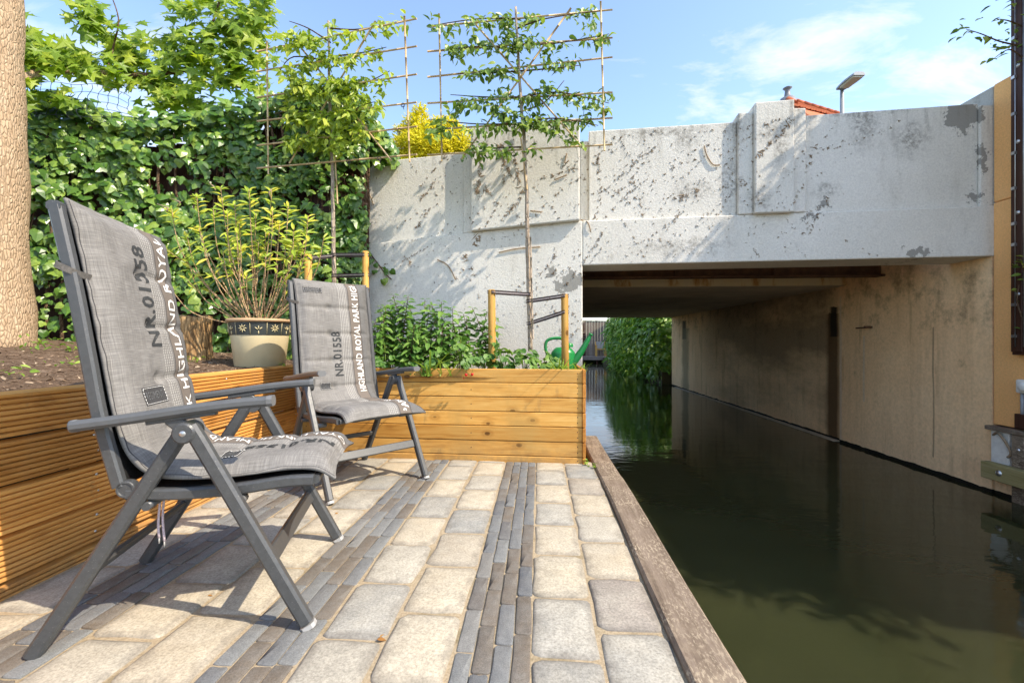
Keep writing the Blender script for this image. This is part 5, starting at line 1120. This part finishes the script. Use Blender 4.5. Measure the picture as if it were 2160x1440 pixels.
# watering can
wc = Vector((.205, 3.93, .635)); can = thing('watering_can', wc, 'green plastic watering can standing in the corner of the raised bed', 'watering can'); gm = M['green_plastic']
MB().lathe([(0, 0), (.078, 0), (.085, .008), (.088, .06), (.092, .15), (.088, .165), (.070, .19), (.052, .205), (.0, .207)], wc, 28, 1.12, .85).build('body', gm, can)
MB().lathe([(.040, .200), (.043, .218), (.036, .232), (.02, .236)], (wc.x + .045, wc.y, wc.z + .006), 18, 1, .8).build('filler_neck', gm, can)
MB().tube(spline([wc + Vector((.03, 0, .225)), wc + Vector((.0, 0, .275)), wc + Vector((-.07, 0, .283)), wc + Vector((-.135, 0, .262)), wc + Vector((-.150, 0, .20)), wc + Vector((-.125, 0, .13)), wc + Vector((-.085, 0, .09))], 6), .0135, 10).build('handle', gm, can)
MB().tube(spline([wc + Vector((.05, 0, .05)), wc + Vector((.105, -.01, .10)), wc + Vector((.16, -.02, .18)), wc + Vector((.205, -.028, .262)), wc + Vector((.232, -.032, .312))], 6), [.042] * 3 + [.038 - .0012 * i for i in range(21)] + [.015], 14).build('spout', gm, can)
MB().lathe([(.012, 0), (.019, .002), (.019, .014), (.012, .016)], sides=14).build('spout_lip', gm, can).matrix_basis = Matrix.Translation(wc + Vector((.230, -.032, .308))) @ Vector((.027, -.004, .05)).to_track_quat('Z', 'Y').to_matrix().to_4x4()

# ================================================================== RIGHT BANK
bld = thing('ochre_building', (5, 3.3, .2), 'ochre rendered building rising from the canal at the right edge', 'building')
bevelled(MB().box(3.722, 8.0, 2.92, 3.695, .17, 3.98), 'wall', M['orange'], bld, .01); bevelled(MB().box(3.714, 4.2, 3.697, 3.955, .215, 2.02), 'corner_pier', M['orange'], bld, .008, 2); bevelled(MB().box(3.714, 4.2, 3.697, 3.955, 2.024, 2.99), 'corner_pier', M['orange'], bld, .012, 2)
bevelled(MB().box(3.724, 3.95, 1.30, 2.918, .17, 2.93), 'garden_wall', M['orange'], bld, .01)
MB().box(3.65, 8.1, 2.87, 3.72, 3.982, 4.05).build('roof_edge', M['lead'], bld)
bevelled(MB().box(3.716, 4.2, 3.62, 3.956, -.9, .173), 'tunnel_wall', M['tunnel_s'], bridge, .01)
post = thing('trellis_post', (3.68, 3.68, .79), 'dark brown timber post with steel wires fixed to the ochre wall', 'post')
bevelled(MB().box(3.655, 3.712, 3.55, 3.748, .787, 4.0), 'timber', M['brown_paint'], post, .004); bevelled(MB().box(3.640, 3.654, 3.66, 3.742, .81, 4.0), 'face_strip', M['brown_paint'], post, .003)
for y in (3.64, 3.70): MB().tube([(3.632, y, .85), (3.632, y, 3.9)], .003, 6).build('wire', M['zinc'], post)
for i, z in enumerate((.92, 1.16, 1.62, 1.78, 2.05, 2.32, 2.62, 2.90, 3.2)):
    MB().box(3.622, 3.640, 3.695, 3.722, z, z + .022).build('clip', M['zinc'], post)
    if i % 2: MB().lathe([(0, .008), (.014, .006), (.016, 0)], sides=14).build('bolt', M['zinc'], post).matrix_basis = Matrix.Translation((3.640, 3.688, z + .09)) @ Matrix.Rotation(R_(-90), 4, 'Y')
jb = thing('junction_box', (3.70, 3.69, .52), 'white round junction box with grey conduits on the ochre wall', 'junction box')
bevelled(MB().box(3.665, 3.717, 3.62, 3.735, .495, .60), 'box', M['white_plastic'], jb, .012, 2); MB().lathe([(0, .02), (.03, .02), (.036, .012), (.036, 0)], sides=20).build('lid', M['white_plastic'], jb).matrix_basis = Matrix.Translation((3.665, 3.675, .548)) @ Matrix.Rotation(R_(-90), 4, 'Y')
for y in (3.705, 3.665): MB().tube([(3.69, y, .30), (3.69, y, .494)], .0125, 10).build('conduit', M['grey_pvc'], jb)
kb = thing('kick_board', (3.70, 3.5, .25), 'short dark brown board above the cap of the right bank', 'board'); bevelled(MB().box(3.66, 3.715, 2.6, 3.738, .225, .335), 'timber', M['brown_paint'], kb, .004)
bh = thing('timber_bulkhead', (3.7, 3.2, -.3), 'weathered timber bulkhead with capping and wale on the right bank', 'bulkhead')
bevelled(MB().box(3.645, 3.95, 0.4, 3.958, .175, .207), 'cap_board', M['beam'], bh, .004)
q = random.Random(9); y = .45
while y < 3.62:
    bevelled(MB().box(3.70 + q.uniform(0, .012), 3.76, y, y + .19, -1.0, .172), 'plank', M['beam'] if q.random() < .7 else M['brown_paint'], bh, .003); y += .196
bevelled(MB().box(3.685, 3.715, 3.80, 3.945, -.12, .172), 'white_panel', M['white_plastic'], bh, .004); bevelled(MB().box(3.655, 3.70, 3.66, 3.755, -.9, .172), 'pile', M['beam'], bh, .006)
bevelled(MB().box(3.575, 3.652, 0.4, 3.915, -.205, -.075), 'wale', M['green_wood'], bh, .006)
MB().lathe([(0, .014), (.012, .013), (.021, .006), (.024, 0)], sides=16).build('bolt', M['zinc'], bh).matrix_basis = Matrix.Translation((3.575, 3.765, -.135)) @ Matrix.Rotation(R_(-90), 4, 'Y')
MB().lathe([(0, .010), (.010, .008), (.014, 0)], sides=12).build('bolt', M['zinc'], bh).matrix_basis = Matrix.Translation((3.655, 3.70, .06)) @ Matrix.Rotation(R_(-90), 4, 'Y')
MB().tube(spline([(3.69, 3.93, .13), (3.66, 3.86, .16), (3.66, 3.80, .10), (3.67, 3.77, .02), (3.675, 3.80, -.02)], 6), .009, 7).build('loose_root', M['root'], bh)
# climber above and on the post
cl = thing('climbing_plant', (3.66, 3.6, .8), 'leafy climber on the brown post reaching into the upper right corner', 'climber'); pos, nr, tp, sz = [], [], [], []
def spray(pts, n, sp, size, tube=.006):
    w = spline([P(*p) for p in pts], 6); MB().tube(w, [tube * (1.2 - .9 * i / (len(w) - 1)) for i in range(len(w))], 6).build('branch', M['twig'], cl)
    for _ in range(n):
        p = q.choice(w) + Vector((q.gauss(0, sp), q.gauss(0, sp), q.gauss(0, sp))); pos.append(p); nr.append(Vector((q.gauss(0, .5), q.gauss(-.5, .5), 1))); tp.append(Vector((q.gauss(-.5, .6), q.gauss(0, .5), q.gauss(-.3, .5)))); sz.append(size * q.uniform(.7, 1.2))
spray([(2165, 100, 3.45), (2110, 88, 3.42), (2070, 72, 3.4), (2038, 62, 3.38)], 30, .032, .062); spray([(2165, 60, 3.45), (2130, 45, 3.42), (2100, 40, 3.4)], 14, .03, .05); spray([(2165, 130, 3.45), (2130, 105, 3.42), (2095, 125, 3.4)], 14, .03, .062)
spray([(2165, 0, 3.45), (2140, -10, 3.42), (2100, 2, 3.4)], 14, .03, .06); spray([(2165, 590, 3.42), (2158, 560, 3.4), (2152, 545, 3.4)], 12, .022, .06); spray([(2170, 700, 3.42), (2146, 640, 3.44), (2150, 600, 3.44)], 7, .02, .04)
for _ in range(420):      # the mass of the climber on the roof edge, out of the picture
    f = q.random(); pos.append(Vector((3.66 + q.gauss(0, .12), 2.85 + .9 * f, 3.98 + abs(q.gauss(0, .13)) * (1 + .8 * math.sin(f * 9))))); nr.append(Vector((q.gauss(0, .6), q.gauss(0, .6), 1))); tp.append(Vector((q.gauss(0, 1), q.gauss(0, 1), -.4))); sz.append(q.uniform(.05, .10))
for _ in range(520):      # unseen leaves added on the low garden wall to break up its shadow edge
    f = q.random(); a_ = f < .55; pos.append(Vector((3.80 + q.gauss(0, .14), 1.30 + (q.gauss(0, .13) if a_ else 1.6 * q.random()), (2.0 + 1.0 * q.random()) if a_ else 2.93 + abs(q.gauss(0, .10))))); nr.append(Vector((q.gauss(0, .6), q.gauss(-.3, .6), 1))); tp.append(Vector((q.gauss(0, 1), q.gauss(0, 1), -.4))); sz.append(q.uniform(.06, .13))
foliage(cl, 'ovate', [tuple(p) for p in pos], [tuple(p) for p in nr], [tuple(p) for p in tp], sz, M['rose'], single=80)

# ================================================================== BEYOND THE BRIDGE
struct(MB().box(-40, 0.9, 13.3, 27.2, -1.2, 0.0).build('far_garden', M['earth']))
def cloud(par, blobs, n, shape, size, m, single=0, tipdown=-.6, seed=1, gap=.0):
    q_ = random.Random(seed); pos, nr, tp, sz = [], [], [], []; tot = sum(b[3] * b[4] for b in blobs)
    for (c, rx, ry, rz, w) in blobs:
        for _ in range(int(n * rz * w / tot)):
            d = Vector((q_.gauss(0, 1), q_.gauss(0, 1), q_.gauss(0, 1))).normalized(); r = q_.uniform(.72, 1.06); p = Vector(c) + Vector((d.x * rx, d.y * ry, d.z * rz)) * r * (1 + .18 * nz(d * 2.2 + Vector(c), 1, seed))
            if nz(p, 1.3, seed) < gap - .5: continue
            pos.append(tuple(p)); nr.append(tuple(d + Vector((q_.gauss(0, .5), q_.gauss(0, .5), .5 + q_.gauss(0, .4))))); tp.append((q_.gauss(0, .6) + d.x * .4, q_.gauss(0, .6) + d.y * .4, tipdown + q_.gauss(0, .4))); sz.append(size * q_.uniform(.6, 1.3))
    foliage(par, shape, pos, nr, tp, sz, m, single=single)
b1 = thing('canal_bush', (3.5, 14.2, -.3), 'dense dark ivy bush hanging over the water beyond the tunnel', 'bush'); cloud(b1, [((3.80, 14.1, .75), .55, .8, 1.35, 1), ((3.75, 15.3, .9), .65, .9, 1.5, 1)], 2600, 'ivy', .17, M['bush'], 60, seed=3)
b2 = thing('canal_bush', (3.1, 17.5, -.3), 'feathery willow-leaved bush beyond the tunnel beside the weathered fence', 'bush'); cloud(b2, [((3.55, 16.6, .95), .7, .9, 1.6, 1), ((3.52, 18.3, .95), .72, 1.0, 1.7, 1), ((3.65, 20.2, 1.0), .7, 1.1, 1.9, .8)], 3000, 'lance', .34, M['bush'], 60, seed=8)
ff = thing('garden_fence', (2.5, 27, 0), 'weathered grey vertical board fence far beyond the tunnel', 'fence'); q = random.Random(2)
for i in range(44):
    x = -1.5 + i * .165; bevelled(MB().box(x, x + .158, 27.0 + q.uniform(0, .012), 27.03, .02, 2.08 + q.uniform(-.01, .01)), 'board', M['grey_wood'], ff, .004)
MB().box(-1.6, 5.8, 26.97, 27.06, 2.10, 2.15).build('top_rail', M['grey_wood'], ff)
lat = thing('lattice_screen', (2.45, 26.9, 1), 'brown lattice screen panel beside the bridge edge far away', 'screen')
for i in range(7): MB().box(2.15, 2.70, 26.88, 26.90, 1.45 + i * .08, 1.475 + i * .08).build('slat', M['brown_paint'], lat); MB().box(2.17 + i * .085, 2.19 + i * .085, 26.90, 26.92, 1.44, 1.97).build('slat', M['brown_paint'], lat)
for i in range(9): MB().box(2.12, 2.72, 26.87, 26.90, .05 + i * .15, .19 + i * .15).build('board', M['brown_paint'], lat)
dk = thing('wooden_jetty', (2.8, 26, 0), 'grey wooden jetty over the water in front of the far fence', 'jetty')
for i in range(8): bevelled(MB().box(1.0, 5.0, 25.6 + i * .165, 25.756 + i * .165, .0, .035), 'plank', M['grey_wood'], dk, .004)
MB().box(1.0, 5.0, 25.62, 25.68, -.14, -.003).build('edge_board', M['grey_wood'], dk)
for x in (2.2, 3.2): MB().box(x, x + .1, 25.7, 25.8, -1, -.002).build('pile', M['brown_paint'], dk)
fc = thing('wooden_armchair', P(1266, 750, 26.2), 'pale wooden garden armchair on the far jetty', 'chair'); cc = P(1267, 750, 26.2); cc.z = .036
for dx, dy, h in ((-.26, -.25, .62), (.26, -.25, .62), (-.26, .25, .85), (.26, .25, .85)): MB().box(cc.x + dx - .025, cc.x + dx + .025, cc.y + dy - .025, cc.y + dy + .025, cc.z, cc.z + h).build('leg', M['stake'], fc)
MB().box(cc.x - .25, cc.x + .25, cc.y - .24, cc.y + .24, cc.z + .38, cc.z + .43).build('seat', M['stake'], fc); MB().box(cc.x - .23, cc.x + .23, cc.y + .24, cc.y + .27, cc.z + .45, cc.z + .85).build('backrest', M['foot'], fc)
for dx in (-.26, .26): MB().box(cc.x + dx - .03, cc.x + dx + .03, cc.y - .27, cc.y + .25, cc.z + .622, cc.z + .65).build('armrest', M['stake'], fc)

# golden cypress
gc = thing('golden_cypress', (-3.3, 14.6, 0), 'bright yellow golden cypress behind the low end of the bridge parapet', 'conifer')
g0 = P(905, 300, 14.6); MB().tube([(g0.x, g0.y, 0), (g0.x, g0.y, 7.6)], [.16, .03], 8).build('trunk', M['twig'], gc)
q_ = random.Random(17); pos, nr, tp, sz = [], [], [], []
for (u, v, ru, rv) in ((910, 300, 70, 40), (955, 300, 45, 34), (870, 305, 42, 26), (880, 265, 26, 26), (935, 275, 34, 28), (885, 240, 14, 16), (850, 272, 16, 8), (900, 370, 80, 60), (962, 340, 40, 40)):
    for _ in range(int(ru * rv * 1.5)):
        a = q_.uniform(0, 6.28); r = math.sqrt(q_.random()); dx, dy = r * math.cos(a), r * math.sin(a); dep = math.sqrt(max(0, 1 - r * r)) * ru * 14.6 / FPX
        p = P(u + ru * dx + q_.gauss(0, 3), v + rv * dy + q_.gauss(0, 3), 14.6 - dep * q_.uniform(.6, 1.05)); pos.append(tuple(p)); tp.append((dx * .8 + q_.gauss(0, .5), -.5 + q_.gauss(0, .4), .55 - dy + q_.gauss(0, .4))); nr.append((q_.gauss(.2, .6), q_.gauss(-.6, .5), .5 + q_.gauss(0, .5))); sz.append(q_.uniform(.06, .17))
foliage(gc, 'lance', pos, nr, tp, sz, M['gold'], single=0, rest='crown')
MB().lathe([(0, -1.4), (.7, -1.2), (1.05, -.3), (.75, .45), (.25, .8), (0, .85)], (g0.x, g0.y + .45, g0.z), 14, 1.0, .6).build('inner_twigs', M['twig'], gc)

# street lamp
ls = 10.0; lp = P(1777, 235, ls); lt_ = P(1776, 190, ls); lamp = thing('street_lamp', (lp.x, lp.y, 1.8), 'grey street lamp with slanted head above the bridge parapet', 'street lamp')
MB().tube([(lp.x, lp.y, 1.78), (lp.x, lp.y, 4.0), (lt_.x, lt_.y, lt_.z)], [.075, .055, .035], 12).build('pole', M['lamp_grey'], lamp)
ha, hb = P(1772, 190, ls), P(1813, 158, ls - .55); d = (hb - ha).normalized(); sd = d.cross(UP).normalized(); u2 = sd.cross(d)
prof = lambda w, h0, h1: [(-w, h0), (w, h0), (w, h1 * .5), (w * .6, h1), (-w * .6, h1), (-w, h1 * .5)]
mb = MB(); n = 6; vs_ = []
for i in range(n):
    f = i / (n - 1); w = .09 + .05 * math.sin(f * math.pi * .8); p = ha.lerp(hb, f); vs_ += [p + sd * x + u2 * y for x, y in prof(w, -.005, .07)]
fs = [(i * 6 + j, i * 6 + (j + 1) % 6, (i + 1) * 6 + (j + 1) % 6, (i + 1) * 6 + j) for i in range(n - 1) for j in range(6)] + [tuple(range(6))[::-1], tuple((n - 1) * 6 + j for j in range(6))]
mb.add(vs_, fs).build('lamp_head', M['lamp_grey'], lamp)
mb = MB(); a, b = ha.lerp(hb, .22), ha.lerp(hb, .95); mb.hexa([a - sd * .09 - u2 * .035, a + sd * .09 - u2 * .035, b + sd * .10 - u2 * .030, b - sd * .10 - u2 * .030, a - sd * .105 - u2 * .006, a + sd * .105 - u2 * .006, b + sd * .12 - u2 * .006, b - sd * .12 - u2 * .006]).build('lens', M['lens'], lamp)

# tiled roof of the house behind
ap = P(1661, 212, 20.0); hs = thing('brick_house', (ap.x, ap.y, 0), 'house with orange tiled pyramid roof and finial peeping over the parapet', 'house')
hw, drop = 4.25, 3.45; ez = ap.z - drop; rot = R_(24); cr, sr = math.cos(rot), math.sin(rot)
def hp(x, y, z): return Vector((ap.x + x * cr - y * sr, ap.y + x * sr + y * cr, z))
cs = [hp(-hw, -hw, ez), hp(hw, -hw, ez), hp(hw, hw, ez), hp(-hw, hw, ez)]
MB().add(cs + [ap], [(0, 1, 4), (1, 2, 4), (2, 3, 4), (3, 0, 4), (3, 2, 1, 0)]).build('roof', M['tile'], hs)
w2 = hw - .35; MB().hexa([hp(-w2, -w2, 0), hp(w2, -w2, 0), hp(w2, w2, 0), hp(-w2, w2, 0), hp(-w2, -w2, ez + .0), hp(w2, -w2, ez), hp(w2, w2, ez), hp(-w2, w2, ez)]).build('wall', M['house'], hs)
tm = MB(); tm.sweep([Vector((0, 0, 0)), Vector((0, 0, .44))], [(-.145, 0), (-.08, .045), (0, .016), (.08, .024), (.145, .0), (.08, .0), (0, -.008), (-.08, .024)], [(Vector((1, 0, 0)), Vector((0, 1, 0)))] * 2); tme = tm.mesh('roof_tile'); tme.materials.append(M['tile'])
for (i, j) in ((0, 1), (1, 2)):
    A, B = cs[i], cs[j]; eh = (B - A).normalized(); mid = (A + B) / 2; up_ = (ap - mid); SLn = up_.length; up_.normalize(); nn = eh.cross(up_).normalized()
    for r in range(int(SLn / .39)):
        y = r * .39; hwid = hw * (1 - y / SLn)
        if SLn - y > 3.0: continue
        k = int(hwid / .29)
        for c_ in range(-k, k + 1):
            if abs(c_ * .29) > hwid - .08: continue
            o = link('roof_tile', tme, hs); Mx = Matrix.Identity(4)
            for a_, vv in enumerate((eh, nn, up_)):
                for b_ in range(3): Mx[b_][a_] = vv[b_]
            p = mid + eh * (c_ * .29) + up_ * y + nn * .035; Mx.translation = p; o.matrix_basis = Mx @ Matrix.Rotation(R_(2), 4, 'X')
for cnr in cs[:3]:
    for k in range(7): a = ap.lerp(cnr, k * .045 + .01); b = ap.lerp(cnr, k * .045 + .06); MB().tube([a + UP * .06, b + UP * .045], .13, 8).build('ridge_tile', M['tile'], hs)
MB().lathe([(.40, -.16), (.29, .07), (.13, .16), (.10, .40), (.12, .48), (.19, .53), (.13, .57), (.0, .585)], (ap.x, ap.y, ap.z), 14).build('finial', M['lead'], hs)

# ================================================================== SMALL THINGS ON THE PAVING
for k, (u, v, lab) in enumerate(((795, 1348, 'orange-brown dead leaf on the joint in the paving foreground'), (706, 1082, 'small dry leaf on a slab behind the near chair front leg'), (438, 1255, 'tiny dark leaf scrap under the nearer chair'))):
    p = PZ(u, v, .004); l = thing('dead_leaf', p, lab, 'leaf', 'dead leaves on the paving')
    foliage(l, 'ovate', [tuple(p), tuple(p + Vector((.008, .004, .003)))], [(.2, -.3, 1), (-.3, 0, 1)], [(1, .3, .2), (.4, 1, .1)], [.028 - .006 * k, .02 - .005 * k], M['dry'], single=2)
for (x, y, lab) in ((.352, 3.30, 'small weed growing where the raised bed meets the edging beam'), (.385, 3.22, 'tiny weed in the joint beside the edging beam end')):
    w = thing('joint_weed', (x, y, 0), lab, 'weed', 'weeds in the paving joints'); n = 16; foliage(w, 'ovate', np.stack([x + rng.normal(0, .012, n), y + rng.normal(0, .015, n), .005 + np.abs(rng.normal(0, .018, n))], 1), jit(n, .5) + [0, 0, 1], jit(n), rng.uniform(.012, .028, n), M['grass'])
